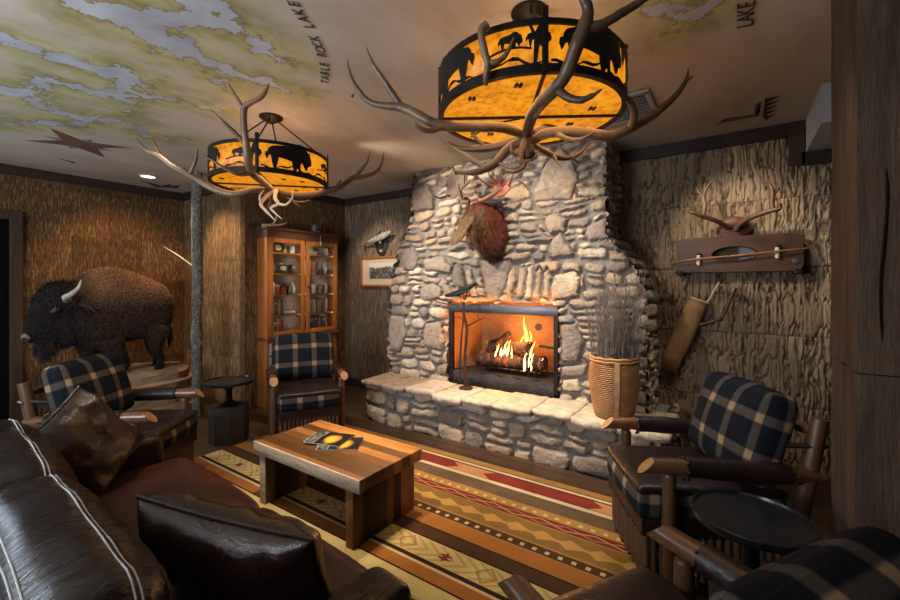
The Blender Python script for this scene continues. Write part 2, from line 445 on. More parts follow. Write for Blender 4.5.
GX, GY = np.meshgrid(gx, gy, indexing='ij')
sd = np.full(GX.shape, -1.0)
for pts, ws in RIV:
    for (a, b), (wa, wb) in zip(zip(pts, pts[1:]), zip(ws, ws[1:])):
        ax, ay, bx, by = a.x, a.y, b.x, b.y
        L2 = (bx-ax)**2+(by-ay)**2+1e-9
        tt = np.clip(((GX-ax)*(bx-ax)+(GY-ay)*(by-ay))/L2, 0, 1)
        dd = np.hypot(GX-(ax+tt*(bx-ax)), GY-(ay+tt*(by-ay)))
        sd = np.maximum(sd, (wa+(wb-wa)*tt)*.74-dd)
nx, ny = GX.shape
vv = np.stack([GX.ravel(), GY.ravel(), np.full(GX.size, CEIL)], 1)
idx = np.arange(nx*ny).reshape(nx, ny)
ff = np.stack([idx[:-1, :-1].ravel(), idx[:-1, 1:].ravel(), idx[1:, 1:].ravel(), idx[1:, :-1].ravel()], 1)
me = bpy.data.meshes.new('ceiling'); me.from_pydata(vv.tolist(), [], ff.tolist())
at = me.attributes.new('river', 'FLOAT', 'POINT'); at.data.foreach_set('value', sd.ravel().astype(np.float32))
t = NT('painted_map'); v = t.coord('Object')
rv = t.attr('river').outputs['Fac']
jag = t.noise(v, 9, 5, .62); big = t.noise(v, 1.1, 4); cl = t.noise(t.coord('Object', (1, .45, 1), (0, 0, .5)), 2.3, 5, .6)
jag2 = t.noise(v, 24, 4, .6)
r2 = t.math('ADD', rv, t.math('ADD', t.math('MULTIPLY', t.math('SUBTRACT', jag, .5), .34), t.math('MULTIPLY', t.math('SUBTRACT', jag2, .5), .07)))
land = t.ramp(cl, [(.28, (.36, .315, .245)), (.45, (.455, .41, .335)), (.58, (.515, .465, .40)), (.75, (.58, .53, .43))])
land = t.mix(t.ramp(big, [(.5, 0), (.72, .5)]), land, (.47, .43, .38))
land = t.mix(t.ramp(t.noise(v, 1.6, 3), [(.52, 0), (.7, .4)]), land, (.55, .41, .29))
green = t.ramp(t.noise(t.coord('Object', (1, .5, 1)), 5, 5, .65), [(.3, (.20, .19, .055)), (.5, (.37, .34, .12)), (.7, (.56, .51, .30))])
water = t.ramp(t.noise(v, 4, 4), [(.3, (.30, .31, .345)), (.7, (.50, .545, .61))])
mr = lambda s_, a, b: t.n('ShaderNodeMapRange', i_0=s_, i_1=a, i_2=b).outputs[0]
col = t.mix(t.math('MULTIPLY', mr(r2, -.24, -.01), .95), land, green)
col = t.mix(t.math('MULTIPLY', mr(r2, -.020, -.002), .75), col, (.19, .155, .11))
col = t.mix(mr(r2, .000, .014), col, water)
m_ceil = t.fin(col, .85, 0, .2)
me.materials.append(m_ceil)
ceiling = link('ceiling', me, smooth=False); tag(ceiling, kind='structure')
# a plain slab above keeps the painted skin from being paper thin
md = ceiling.modifiers.new('slab', 'SOLIDIFY'); md.thickness = .06; md.offset = -1

wlb = MB()
for y0, y1, z0, z1 in ((-2.3, -1.55, 0, CEIL), (-.35, YB+.1, 0, CEIL), (-1.55, -.35, 0, .9), (-1.55, -.35, 2.3, CEIL)):
    wlb.box((XL-.05, (y0+y1)/2, (z0+z1)/2), (.1, y1-y0, z1-z0))
tag(wlb.build('wall_left', M['bark_l'], smooth=False), kind='structure')
b = MB()
for y in (-1.52, -.95, -.38): b.box((XL-.03, y, 1.6), (.08, .06, 1.4))
for z in (.93, 2.27): b.box((XL-.03, -.95, z), (.08, 1.2, .06))
tag(b.build('window_3', M['trim_z'], smooth=False), kind='structure')
quad_wall('wall_alcove', (XL, YB), (XB-.1, YB), 0, CEIL, M['bark_p'], (0, .1))
quad_wall('wall_bookcase', (XB, YB), (XB, YW+.1), 0, CEIL, M['bark_l'], (-.1, 0))
quad_wall('wall_back', (XB, YW), (2.85, YW), 0, CEIL, M['bark_b'], (0, .1))
# the bark sheet right of the chimney breast stands proud of the wall behind
quad_wall('wall_right', (2.85, -2.3), (2.85, YW), 0, CEIL, M['bark_b'], (.1, 0))
# wall behind the camera with two windows
wf = MB()
for x0, x1, z0, z1 in ((-6.45, -3.6, 0, 2.79), (-1.6, 0, 0, 2.79), (1.4, 2.85, 0, 2.79), (-3.6, -1.6, 0, 1.1), (-3.6, -1.6, 2.4, 2.79), (0, 1.4, 0, 1.1), (0, 1.4, 2.4, 2.79)):
    wf.box(((x0+x1)/2, -2.05, (z0+z1)/2), (x1-x0, .12, z1-z0))
o = wf.build('wall_front', M['bark_b'], smooth=False); tag(o, kind='structure')
for n_, (x0, x1) in ((1, (-3.6, -1.6)), (2, (0, 1.4))):
    b = MB(); zc = 1.75
    for x in (x0+.03, (x0+x1)/2, x1-.03): b.box((x, -2.02, zc), (.06, .08, 1.3))
    for z in (1.13, 2.37): b.box(((x0+x1)/2, -2.02, z), (x1-x0, .08, .06))
    o = b.build('window_%d' % n_, M['trim_z'], smooth=False); tag(o, kind='structure')

# ceiling trim boards
def board(name, a, b, z, hgt, inward, m='trim', th=.03):
    a = Vector((*a, 0)); b = Vector((*b, 0)); c = (a+b)/2+Vector((*inward, 0))*th*.5
    d = b-a
    o = MB().box((c.x, c.y, z), (abs(d.x) if abs(d.x) > .01 else th, abs(d.y) if abs(d.y) > .01 else th, hgt)).build(name, M[m], smooth=False)
    tag(o, kind='structure'); return o
board('trim_1', (XL, -2), (XL, YB), CEIL-.05, .10, (1, 0))
board('trim_2', (XL, YB), (XB, YB), CEIL-.05, .10, (0, -1))
board('trim_3', (XB, YB), (XB, YW), CEIL-.05, .10, (1, 0))
board('trim_4', (XB, YW), (-2.9, YW), CEIL-.05, .10, (0, -1))
board('trim_5', (-1.0, YW-.022), (.45, YW-.022), CEIL-.055, .11, (0, -1))
# bulkhead at the right, boarded underneath
o = MB().box((.455+.9, 3.93, CEIL-.125), (1.8, .74, .25)).build('ceiling_bulkhead', M['white_paint'], smooth=False); tag(o, kind='structure')
o = MB().box((.40, YW-.037, CEIL-.17), (.10, .03, .34)).build('trim_6', M['trim_z'], smooth=False); tag(o, kind='structure')
o = MB().box((.93, YW-.037, CEIL-.30), (1.0, .03, .10)).build('trim_7', M['trim'], smooth=False); tag(o, kind='structure')
# doorway in the left wall; shade of the opening painted on a black panel
dy0, dy1, dz = .1, 1.02, 2.2
o = MB().box((XL+.006, (dy0+dy1)/2, dz/2), (.012, dy1-dy0, dz)).build('doorway_shade', simple('opening_dark', (.006, .006, .008), (.004, .004, .005), 5, .95, 0, 0, (1, 1, 1), .05), smooth=False); tag(o, kind='structure')
b = MB(); b.box((XL+.03, dy1+.05, (dz+.1)/2), (.06, .10, dz+.1), bevel=.006); b.box((XL+.03, dy0-.05, (dz+.1)/2), (.06, .10, dz+.1), bevel=.006); b.box((XL+.03, (dy0+dy1)/2, dz+.05), (.06, dy1-dy0, .10), bevel=.006)
o = b.build('door_frame', M['trim_z'], smooth=False); tag(o, kind='structure')
board('baseboard_back', (XB, YW), (-3.5, YW), .06, .12, (0, -1), 'trim')

# painted motifs and lettering on the ceiling
ink = simple('dark_ink', (.045, .03, .025), (.03, .02, .018), 30, .8)
rust = simple('rust_paint', (.17, .075, .05), (.11, .05, .035), 12, .8)
def flat(name, polys, m, z=CEIL-.004):
    mb = MB()
    for p in polys:
        mb.poly([(q.x, q.y, z) for q in p], (0, 0, .003))
    return mb.build(name, m, ceiling, smooth=False)
cc = ceil_pt(80, 144)
def star(c, r1, r2, n, ph): return [Vector((c.x+math.cos(ph+PI*i/n)*(r1 if i % 2 == 0 else r2), c.y+math.sin(ph+PI*i/n)*(r1 if i % 2 == 0 else r2), 0)) for i in range(2*n)]
flat('compass_star', [star(cc, .40, .12, 4, .85)], rust)
flat('compass_star', [star(cc, .24, .10, 4, .85+PI/4)], simple('sage_paint', (.22, .22, .16), (.16, .16, .12), 12, .8), CEIL-.003)
q = lambda x, y: ceil_pt(620+x/3.75, y/3.75)
flat('painted_feather', [[q(360,468),(q(390,445)),q(505,428),q(530,380),q(520,432),q(395,455)], [q(502,425),q(508,392),q(530,380),q(522,425)]] +
     [[q(385+i*28, 462-i*5), q(405+i*28, 452-i*5), q(420+i*28, 448-i*5)] for i in range(5)], rust)
flat('painted_feather', [[q(535,442),q(545,368),q(552,366),q(545,440)]] + [[q(545,372+i*16), q(600-i*4,358+i*17), q(545,386+i*16)] for i in range(5)], ink)
flat('painted_mark', [[ceil_pt(*p) for p in s_] for s_ in ([(141,181),(160,185),(158,187)], [(150,188),(170,184),(172,186)], [(163,187),(180,185),(178,188)], [(58,158),(75,162),(74,163)])], ink)
def lettering(txt, path, size):
    """letters along a ceiling path, seen from below"""
    seg = [(b-a).length for a, b in zip(path, path[1:])]; tot = sum(seg)
    for i, ch in enumerate(txt):
        if ch == ' ': continue
        s_ = tot*(i+.5)/len(txt); k = 0
        while k < len(seg)-1 and s_ > seg[k]: s_ -= seg[k]; k += 1
        p = path[k].lerp(path[k+1], s_/seg[k]); d = (path[k+1]-path[k]).normalized()
        cu = bpy.data.curves.new('lettering', 'FONT'); cu.body = ch; cu.size = size; cu.align_x = 'CENTER'; cu.extrude = .0008; cu.shear = .2
        cu.materials.append(ink)
        o = bpy.data.objects.new('lettering', cu); COL.objects.link(o); o.parent = ceiling
        z = Vector((0, 0, -1)); y = z.cross(d)
        Mx = Matrix((d, y, z)).transposed().to_4x4(); Mx.translation = Vector((p.x, p.y, CEIL-.004))
        o.matrix_local = Mx
q = lambda x, y: ceil_pt(280+x/6.667, y/6.667)
lettering('TABLE ROCK LAKE', [q(330,560), q(325,430), q(300,330), q(262,255), q(230,180), q(150,60), q(120,0)], .075)
q = lambda x, y: ceil_pt(620+x/3.75, y/3.75)
lettering('LAKE', [q(500,95), q(503,50), q(508,-5)], .10)

# hewn timber post at the right
post = thing('timber_post', 'massive rough hewn dark timber post with long cracks at the right edge', 'post', (.70, 2.27, 0))
def hewn(x0, x1, y0, y1, z0, z1, seed):
    mb = MB(); mb.box(((x0+x1)/2, (y0+y1)/2, (z0+z1)/2), (x1-x0, y1-y0, z1-z0))
    bmesh.ops.subdivide_edges(mb.bm, edges=mb.bm.edges[:], cuts=14, use_grid_fill=True)
    for v in mb.bm.verts:
        n = mnoise.fractal(Vector((v.co.x*9, v.co.y*9, v.co.z*1.2+seed)), 1, 2, 3)*.014
        d = Vector((v.co.x-(x0+x1)/2, v.co.y-(y0+y1)/2, 0)); d.normalize(); v.co += d*n
    return mb
hewn(.355, 1.05, 2.035, 2.50, 0, 1.185, 2).build('lower_timber', M['timber'], post, world=True, angle=50)
hewn(.352, 1.05, 2.03, 2.50, 1.190, CEIL-.002, 7).build('upper_timber', M['timber'], post, world=True, angle=50)
b = MB()
for z0, z1, x in ((.1, 1.15, .50), (1.22, 2.7, .495), (1.3, 1.9, .42)):
    pts = [(x+mnoise.noise(Vector((z*3, x*9, 0)))*.02, 2.027, z) for z in np.linspace(z0, z1, 12)]
    b.tube(pts, [.001]+[.0045]*10+[.001], 6)
b.build('crack', simple('crack_shadow', (.012, .008, .006), (.008, .005, .004), 9, .95, 0, 0, (1, 1, 1), .05), post, world=True)

# slim bark covered trunk standing from floor to ceiling
trunk_m = bark('grey_bark', (.36, .34, .28), (.20, .19, .155), (.035, .03, .027), 22, 9, .9, 3, .014, .5)
tk = thing('tree_trunk', 'slim grey bark tree trunk standing floor to ceiling beside the bison', 'tree trunk', (-5.09, 2.30, 0))
pts = [(Vector((mnoise.noise(Vector((0, z*.9, 3)))*.05, mnoise.noise(Vector((5, z*.9, 3)))*.05, z)), .055+.009*mnoise.noise(Vector((z*4, 1, 9)))) for z in np.linspace(0, CEIL, 30)]
MB().tube([p for p, r in pts], [r for p, r in pts], 14, jit=.006).build('stem', trunk_m, tk)
a = onY(163, 246, 2.35); c = onY(193, 266, 2.30)
MB().tube([c, a.lerp(c, .5)+Vector((0, 0, .01)), a], [.008, .006, .003], 6).build('twig', M['bone'], tk, world=True)
# ------------------------------------------------------------------ fireplace
random.seed(5); rng = np.random.default_rng(11)
YF = 3.75
STONE_COLS = [(.42, .335, .25), (.33, .265, .21), (.50, .415, .315), (.40, .295, .225), (.26, .215, .185), (.48, .37, .27), (.22, .185, .165), (.44, .38, .32), (.36, .265, .19)]
MORTAR = (.20, .183, .172)
def box_blur(a, n=1):
    for _ in range(n):
        p = np.pad(a, 1, mode='edge')
        a = (p[:-2, 1:-1]+p[2:, 1:-1]+p[1:-1, :-2]+p[1:-1, 2:]+p[1:-1, 1:-1])/5
    return a
def lattice(U, V, f, seed):
    """cheap smooth value noise on arrays"""
    r = np.random.default_rng(seed); T = r.random((64, 64))
    x, y = U*f, V*f; i, j = np.floor(x).astype(int), np.floor(y).astype(int); fx, fy = x-i, y-j
    fx = fx*fx*(3-2*fx); fy = fy*fy*(3-2*fy)
    g = lambda a, b: T[a % 64, b % 64]
    return (g(i, j)*(1-fx)+g(i+1, j)*fx)*(1-fy)+(g(i, j+1)*(1-fx)+g(i+1, j+1)*fx)*fy-.5
def in_poly(U, V, poly):
    ins = np.zeros(U.shape, bool); n = len(poly)
    for k in range(n):
        x1, y1 = poly[k]; x2, y2 = poly[(k+1) % n]
        c = ((y1 > V) != (y2 > V)) & (U < (x2-x1)*(V-y1)/((y2-y1) if abs(y2-y1) > 1e-9 else 1e-9)+x1)
        ins ^= c
    return ins
def masonry(name, parent, u0, u1, v0, v1, inside, place, seed, cell=.0075, size=(.21, .095), explicit=(), mortar_w=3.2, relief=.052, edge_soft=True):
    us = np.arange(u0, u1+cell/2, cell); vs = np.arange(v0, v1+cell/2, cell)
    U, V = np.meshgrid(us, vs, indexing='ij')
    r = np.random.default_rng(seed)
    # coursed rubble: uneven rows, uneven lengths, the odd stone split in two
    stones = []; v = v0-.02
    while v < v1+.05:
        rh = r.uniform(.65, 1.5)*size[1]; u = u0-r.uniform(0, .2)
        while u < u1+.1:
            w = r.uniform(.5, 1.5)*size[0]*(1.0 if rh > size[1] else 1.1)
            uc, vc = u+w/2, v+rh/2+r.uniform(-.010, .010)
            if rh > size[1]*1.12 and r.random() < .38:
                f = r.uniform(.38, .62)
                stones.append((uc, v+rh*f/2, w/2-.010, rh*f/2-.008, r.uniform(2.4, 4.5), r.uniform(-.05, .05)))
                stones.append((uc+r.uniform(-.02, .02), v+rh*(f+1)/2, w/2-.012, rh*(1-f)/2-.008, r.uniform(2.4, 4.5), r.uniform(-.05, .05)))
            else: stones.append((uc, vc, w/2-.010, rh/2-.009, r.uniform(2.2, 4.2), r.uniform(-.09, .09)))
            u += w
        v += rh
    wu = U+lattice(U, V, 3.1, seed)*.07+lattice(U, V, 13, seed+1)*.022+lattice(U, V, 42, seed+3)*.010
    wv = V+lattice(U, V, 2.3, seed+2)*.08+lattice(U, V, 11, seed+10)*.026+lattice(U, V, 45, seed+11)*.009
    best = np.full(U.shape, -.05); lab = np.zeros(U.shape, int)
    for k, (a, b, w, hh, ex, ro) in enumerate(stones):
        R_ = max(w, hh)*1.3+.12
        i0, i1 = np.searchsorted(us, (a-R_, a+R_)); j0, j1 = np.searchsorted(vs, (b-R_, b+R_))
        if i1 <= i0 or j1 <= j0: continue
        x = wu[i0:i1, j0:j1]-a; y = wv[i0:i1, j0:j1]-b
        x, y = x*math.cos(ro)+y*math.sin(ro), y*math.cos(ro)-x*math.sin(ro)
        sd_ = (1-(np.abs(x/w)**ex+np.abs(y/hh)**ex)**(1/ex))*min(w, hh)
        m = sd_ > best[i0:i1, j0:j1]; best[i0:i1, j0:j1][m] = sd_[m]; lab[i0:i1, j0:j1][m] = k
    n = len(stones)
    area0 = np.bincount(lab[best > 0].ravel(), minlength=n+len(explicit)+1)
    for poly in explicit:
        u_ = U+lattice(U, V, 28, n)*.020; v_ = V+lattice(U, V, 28, n+7)*.020
        d2 = np.full(U.shape, 9.0)
        for (x1, y1), (x2, y2) in zip(poly, poly[1:]+poly[:1]):
            L2 = (x2-x1)**2+(y2-y1)**2+1e-9; tt = np.clip(((u_-x1)*(x2-x1)+(v_-y1)*(y2-y1))/L2, 0, 1)
            d2 = np.minimum(d2, np.hypot(u_-(x1+tt*(x2-x1)), v_-(y1+tt*(y2-y1))))
        sd_ = np.where(in_poly(u_, v_, poly), d2, -d2)+.004
        zone = sd_ > -.014
        best[zone] = sd_[zone]; lab[zone] = n; n += 1
    # what a named stone has mostly swallowed becomes mortar
    left = np.bincount(lab[best > 0].ravel(), minlength=n)
    for k in range(len(stones)):
        if area0[k] and left[k] < .2*area0[k]:
            m = (lab == k); best[m] = np.minimum(best[m], -.01)
    dist = best+lattice(U, V, 60, seed+9)*.0035
    e = np.clip((dist+.001)/.011, 0, 1); stone = e**.6
    off = r.uniform(-.30, .35, n)[lab]; ax = r.uniform(-.9, .9, n)[lab]; ay = r.uniform(-.9, .9, n)[lab]
    tilt = ax*lattice(U, V, 3, seed+4)+ay*lattice(U, V, 3.3, seed+5)
    rough = lattice(U, V, 14, seed+6)*.12+lattice(U, V, 60, seed+7)*.14
    h = stone*(relief*(.74+.26*np.clip(dist/.045, 0, 1))*(1+off+tilt*.45)+relief*rough*.6)+(1-stone)*relief*.12*lattice(U, V, 40, seed+8)
    cols = np.array(STONE_COLS)[r.integers(0, len(STONE_COLS), n)]*r.uniform(.72, 1.28, (n, 1))
    C = cols[lab]*stone[..., None]+np.array(MORTAR)*(1-stone[..., None])
    X, Y, Z = place(U, V, h)
    nx, ny = U.shape; keep = inside(U, V)
    fk = keep[:-1, :-1] & keep[1:, :-1] & keep[1:, 1:] & keep[:-1, 1:]
    ids = np.arange(nx*ny).reshape(nx, ny)
    F = np.stack([ids[:-1, :-1][fk], ids[1:, :-1][fk], ids[1:, 1:][fk], ids[:-1, 1:][fk]], 1)
    used = np.zeros(nx*ny, bool); used[F.ravel()] = True; re = np.cumsum(used)-1
    co = np.stack([X.ravel(), Y.ravel(), Z.ravel()], 1)[used]; F = re[F]
    co = co-np.array(parent.location)
    me = bpy.data.meshes.new(name); me.from_pydata(co.tolist(), [], F.tolist())
    a = me.attributes.new('tint', 'FLOAT_COLOR', 'POINT')
    a.data.foreach_set('color', np.concatenate([C.reshape(-1, 3)[used], np.ones((used.sum(), 1))], 1).astype(np.float32).ravel())
    me.materials.append(M['stone'])
    return link(name, me, parent, True, 180)

# the bark sheets right of the chimney breast: real furrows
def bark_sheet():
    us = np.arange(-.96, 1.0, .0055); vs = np.arange(0, 2.765, .0095); U, V = np.meshgrid(us, vs, indexing='ij')
    row = np.floor((V+.02)/.555).astype(int); cut = np.abs(((V+.02)/.555) % 1-.5)*.555
    sh = U+row*.37+lattice(U, V*.8, 6, 5)*.030+lattice(U, V, 19, 6)*.008
    f = lambda n: np.clip(np.abs(n)/.15, 0, 1)
    ridge = np.minimum(f(lattice(sh, V*.13+row*3.7, 30, 1)+.22*lattice(sh, V*.4, 60, 2)), f(lattice(sh+9, V*.12+row*1.9, 43, 3)+.22*lattice(sh, V*.4, 70, 4)))
    ridge = ridge**.7*np.clip((.2775-cut)/.006, .15, 1)
    h = ridge*.020+lattice(sh, V*.35, 60, 8)*.006+lattice(U, V, 4, 9)*.012
    nx, ny = U.shape; ids = np.arange(nx*ny).reshape(nx, ny)
    F = np.stack([ids[:-1, :-1].ravel(), ids[1:, :-1].ravel(), ids[1:, 1:].ravel(), ids[:-1, 1:].ravel()], 1)
    me = bpy.data.meshes.new('wall_bark'); me.from_pydata(np.stack([U.ravel(), (YW-.004-h).ravel(), V.ravel()], 1).tolist(), [], F.tolist())
    me.attributes.new('ridge', 'FLOAT', 'POINT').data.foreach_set('value', ridge.ravel().astype(np.float32))
    me.materials.append(M['bark_r']); tag(link('wall_bark_right', me, None, True, 180), kind='structure')
bark_sheet()

fp = thing('fireplace', 'tall fieldstone fireplace with raised hearth and burning firebox', 'fireplace', (-2.0, 3.85, 0))
def face_pts(pts, ox, oy, sc): return [(lambda p: (p.x, p.z))(onY(ox+x/sc, oy+y/sc, YF)) for x, y in pts]
A = lambda pts: face_pts(pts, 400, 120, 3.158)
B = lambda pts: face_pts(pts, 300, 200, 3.0)
EXPL = [A([(510,85),(545,130),(560,185),(540,245),(425,255),(420,230),(450,160),(480,110)]),
 A([(320,235),(385,200),(410,225),(405,245),(330,265),(310,255)]), A([(460,305),(500,298),(530,315),(520,350),(475,358),(458,340)]),
 A([(490,370),(505,355),(525,385),(550,425),(470,435),(465,415),(475,390)]), A([(590,335),(650,305),(680,315),(690,350),(660,372),(600,378),(585,360)]),
 A([(37,215),(95,205),(105,240),(105,280),(45,288),(38,250)]), A([(75,440),(130,430),(165,465),(160,480),(80,475)]),
 A([(253,445),(350,440),(345,470),(330,520),(310,568),(275,565),(262,500)]), A([(490,490),(550,475),(570,500),(560,555),(480,565),(478,530)]),
 A([(335,565),(345,480),(358,462),(368,480),(350,565)]), A([(365,562),(375,470),(390,460),(395,480),(382,562)]),
 A([(395,562),(405,465),(418,460),(422,490),(412,560)]), A([(422,560),(430,490),(440,465),(447,480),(440,560)]), A([(450,558),(455,480),(468,470),(474,490),(468,557)]),
 A([(160,500),(175,455),(195,465),(210,530),(185,530)]), A([(120,520),(140,495),(165,545),(150,555)]), A([(205,480),(220,470),(245,555),(225,555)]),
 A([(65,530),(100,515),(130,535),(125,560),(80,570),(63,555)]),
 B([(275,345),(310,350),(320,400),(300,455),(272,450),(265,390)]), B([(380,370),(425,365),(432,430),(422,447),(375,437),(370,400)]),
 B([(305,150),(340,145),(355,175),(345,205),(310,210),(300,180)]),
 B([(785,375),(830,370),(850,430),(835,480),(787,485)]), B([(785,500),(860,495),(855,525),(785,528)]), B([(787,542),(835,537),(838,570),(787,574)]),
 A([(560,215),(650,210),(655,235),(565,240)]), A([(560,410),(650,405),(655,432),(565,435)]), A([(265,330),(335,318),(372,320),(370,290),(300,285)])]
FX0, FX1, FZ0, FZ1 = -2.575, -1.35, .44, 1.315
def xl(z): return np.interp(z, [.4, 1.45, 1.75, 2.31, 2.8], [-3.47, -3.47, -3.36, -3.13, -3.10])
def xr(z): return np.interp(z, [.4, 1.40, 1.66, 1.95, 2.8], [-.60, -.60, -.70, -.92, -.93])
def in_face(U, V):
    wob = lattice(U, V, 9, 77)*.05+lattice(U, V, 30, 78)*.02
    hole = (U+lattice(U, V, 20, 79)*.02 > FX0-.012) & (U+lattice(U, V, 20, 79)*.02 < FX1+.006) & (V < FZ1+.004+lattice(U, V, 16, 80)*.03)
    return (U > xl(V)+wob) & (U < xr(V)+wob*.5) & ~hole
def pl_face(U, V, h):
    edge = np.minimum(U-xl(V), xr(V)-U); rnd = np.where(edge < .05, (.05-np.clip(edge, -.05, .05))**2*9, 0)
    # the opening's reveals turn inwards
    return U, YF+.03-h+rnd, V
masonry('chimney_stonework', fp, -3.56, -.52, .40, 2.785, in_face, pl_face, 21, explicit=EXPL)
in_all = lambda U, V: np.ones(U.shape, bool)
masonry('side_stonework', fp, YF+.0, YW, .40, 2.785, in_all, lambda U, V, h: (xr(V)-.03+h+lattice(U, V, 5, 3)*.03, U, V), 31, .010, (.22, .10))
masonry('side_stonework', fp, YF+.0, YW, .40, 2.785, in_all, lambda U, V, h: (xl(V)+.03-h+lattice(U, V, 5, 3)*.03, U, V), 32, .016, (.22, .10))
HX0, HX1, HY = -3.42, -.44, 3.34
masonry('hearth_stonework', fp, HX0, HX1, 0, .43, in_all, lambda U, V, h: (U, HY+.02-h+.006*np.sin(U*3), V), 41, .0075, (.26, .120), relief=.045)
masonry('hearth_side_stonework', fp, HY, YW, 0, .43, in_all, lambda U, V, h: (HX1-.02+h, U, V), 42, .012, (.2, .11))
masonry('hearth_side_stonework', fp, HY, YW, 0, .43, in_all, lambda U, V, h: (HX0+.02-h, U, V), 43, .012, (.2, .11))
# hidden core behind the stones so nothing is hollow
core = MB()
core.box(((HX0+HX1)/2, (HY+YW)/2+.02, .20), (HX1-HX0-.10, YW-HY-.06, .40))
core.box((-2.93, 4.05, .95), (.70, .46, 1.0)); core.box((-1.03, 4.05, .95), (.60, .46, 1.0)); core.box((-2.02, 4.05, 2.08), (2.04, .46, 1.36))
core.build('mortar_core', simple('mortar', MORTAR, (.2, .195, .195), 20, .9, 0, .4), fp, world=True, smooth=False)
# hearth slabs
slab_m = stone_mat('hearth_flag', None)
random.seed(9)
cuts = [HX0-.05, -3.13, -2.83, -2.45, -2.12, -1.80, -1.42, -1.08, -.74, HX1+.06]
for i, (a, b) in enumerate(zip(cuts, cuts[1:])):
    nx, ny = 16, 26; top = .445+random.uniform(-.010, .012); th = random.uniform(.045, .075); fr = HY-.055-random.uniform(0, .05)
    mb = MB(); rows = []
    for s_ in range(2):
        row = []
        for ix in range(nx+1):
            for iy in range(ny+1):
                u = ix/nx; v = iy/ny
                x = a+.002+(b-a-.004)*u+mnoise.noise(Vector((i*7, v*4, 0)))*.03*(1 if 0 < i else .5)*(u-.5)
                y = fr+(YF+.12-fr)*v
                ed = min(u*(b-a), (1-u)*(b-a))
                if v < .5: y += (.5-v)*2*(mnoise.fractal(Vector((x*7, i*3., 1)), 1, 2, 3)*.035+max(0, .05-ed)*.45)
                rim = max(0, 1-min(ed, v*(YF-fr))/.035)
                zt = top+mnoise.fractal(Vector((x*6, y*6, i*5.)), 1, 2, 3)*.010-rim**2*.009
                zb = top-th+mnoise.fractal(Vector((x*7, y*7, i*5.+40)), 1, 2, 3)*.008+rim**2*.010
                row.append(mb.bm.verts.new((x, y, zt if s_ == 0 else zb)))
        rows.append(row)
    I = lambda s_, ix, iy: rows[s_][ix*(ny+1)+iy]
    for ix in range(nx):
        for iy in range(ny):
            mb.bm.faces.new((I(0, ix, iy), I(0, ix+1, iy), I(0, ix+1, iy+1), I(0, ix, iy+1)))
            mb.bm.faces.new((I(1, ix, iy), I(1, ix, iy+1), I(1, ix+1, iy+1), I(1, ix+1, iy)))
    for ix in range(nx):
        mb.bm.faces.new((I(0, ix, 0), I(1, ix, 0), I(1, ix+1, 0), I(0, ix+1, 0))); mb.bm.faces.new((I(0, ix, ny), I(0, ix+1, ny), I(1, ix+1, ny), I(1, ix, ny)))
    for iy in range(ny):
        mb.bm.faces.new((I(0, 0, iy), I(0, 0, iy+1), I(1, 0, iy+1), I(1, 0, iy))); mb.bm.faces.new((I(0, nx, iy), I(1, nx, iy), I(1, nx, iy+1), I(0, nx, iy+1)))
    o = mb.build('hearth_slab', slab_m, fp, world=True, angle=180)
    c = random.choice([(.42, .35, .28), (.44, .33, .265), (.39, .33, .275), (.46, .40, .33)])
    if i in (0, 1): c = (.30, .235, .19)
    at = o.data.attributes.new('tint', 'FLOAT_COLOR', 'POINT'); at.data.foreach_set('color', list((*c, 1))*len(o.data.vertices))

# firebox
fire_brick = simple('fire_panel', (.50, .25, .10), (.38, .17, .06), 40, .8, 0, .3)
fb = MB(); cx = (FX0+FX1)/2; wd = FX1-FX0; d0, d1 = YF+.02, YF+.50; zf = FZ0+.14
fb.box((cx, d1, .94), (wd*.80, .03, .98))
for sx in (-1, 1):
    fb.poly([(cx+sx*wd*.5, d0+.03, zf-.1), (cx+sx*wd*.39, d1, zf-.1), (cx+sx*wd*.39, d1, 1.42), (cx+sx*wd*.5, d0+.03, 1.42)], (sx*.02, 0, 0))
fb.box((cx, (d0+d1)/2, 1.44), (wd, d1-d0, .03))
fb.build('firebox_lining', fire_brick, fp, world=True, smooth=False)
MB().box((cx, (d0+d1)/2+.02, zf-.02), (wd*.98, d1-d0, .04)).build('firebox_floor', M['black'], fp, world=True, smooth=False)
fm = MB()
for sx in (-1, 1): fm.box((cx+sx*(wd/2-.022), YF+.012, (FZ0+FZ1)/2), (.045, .05, FZ1-FZ0-.03), bevel=.004)
fm.box((cx, YF+.012, FZ0+.02), (wd, .05, .05), bevel=.004)
fm.build('fire_surround', M['iron'], fp, world=True)
hb = MB(); hb.box((cx, YF+.002, FZ1-.06), (wd, .05, .09), bevel=.005)
for x in (-.32, .32): hb.lathe([(0, .006), (.008, .004), (.008, 0)], 10, M=Matrix.Translation((cx+x, YF-.026, FZ1-.06)) @ Matrix.Rotation(PI/2, 4, 'X'))
hb.build('smoke_hood', M['steel'], fp, world=True)
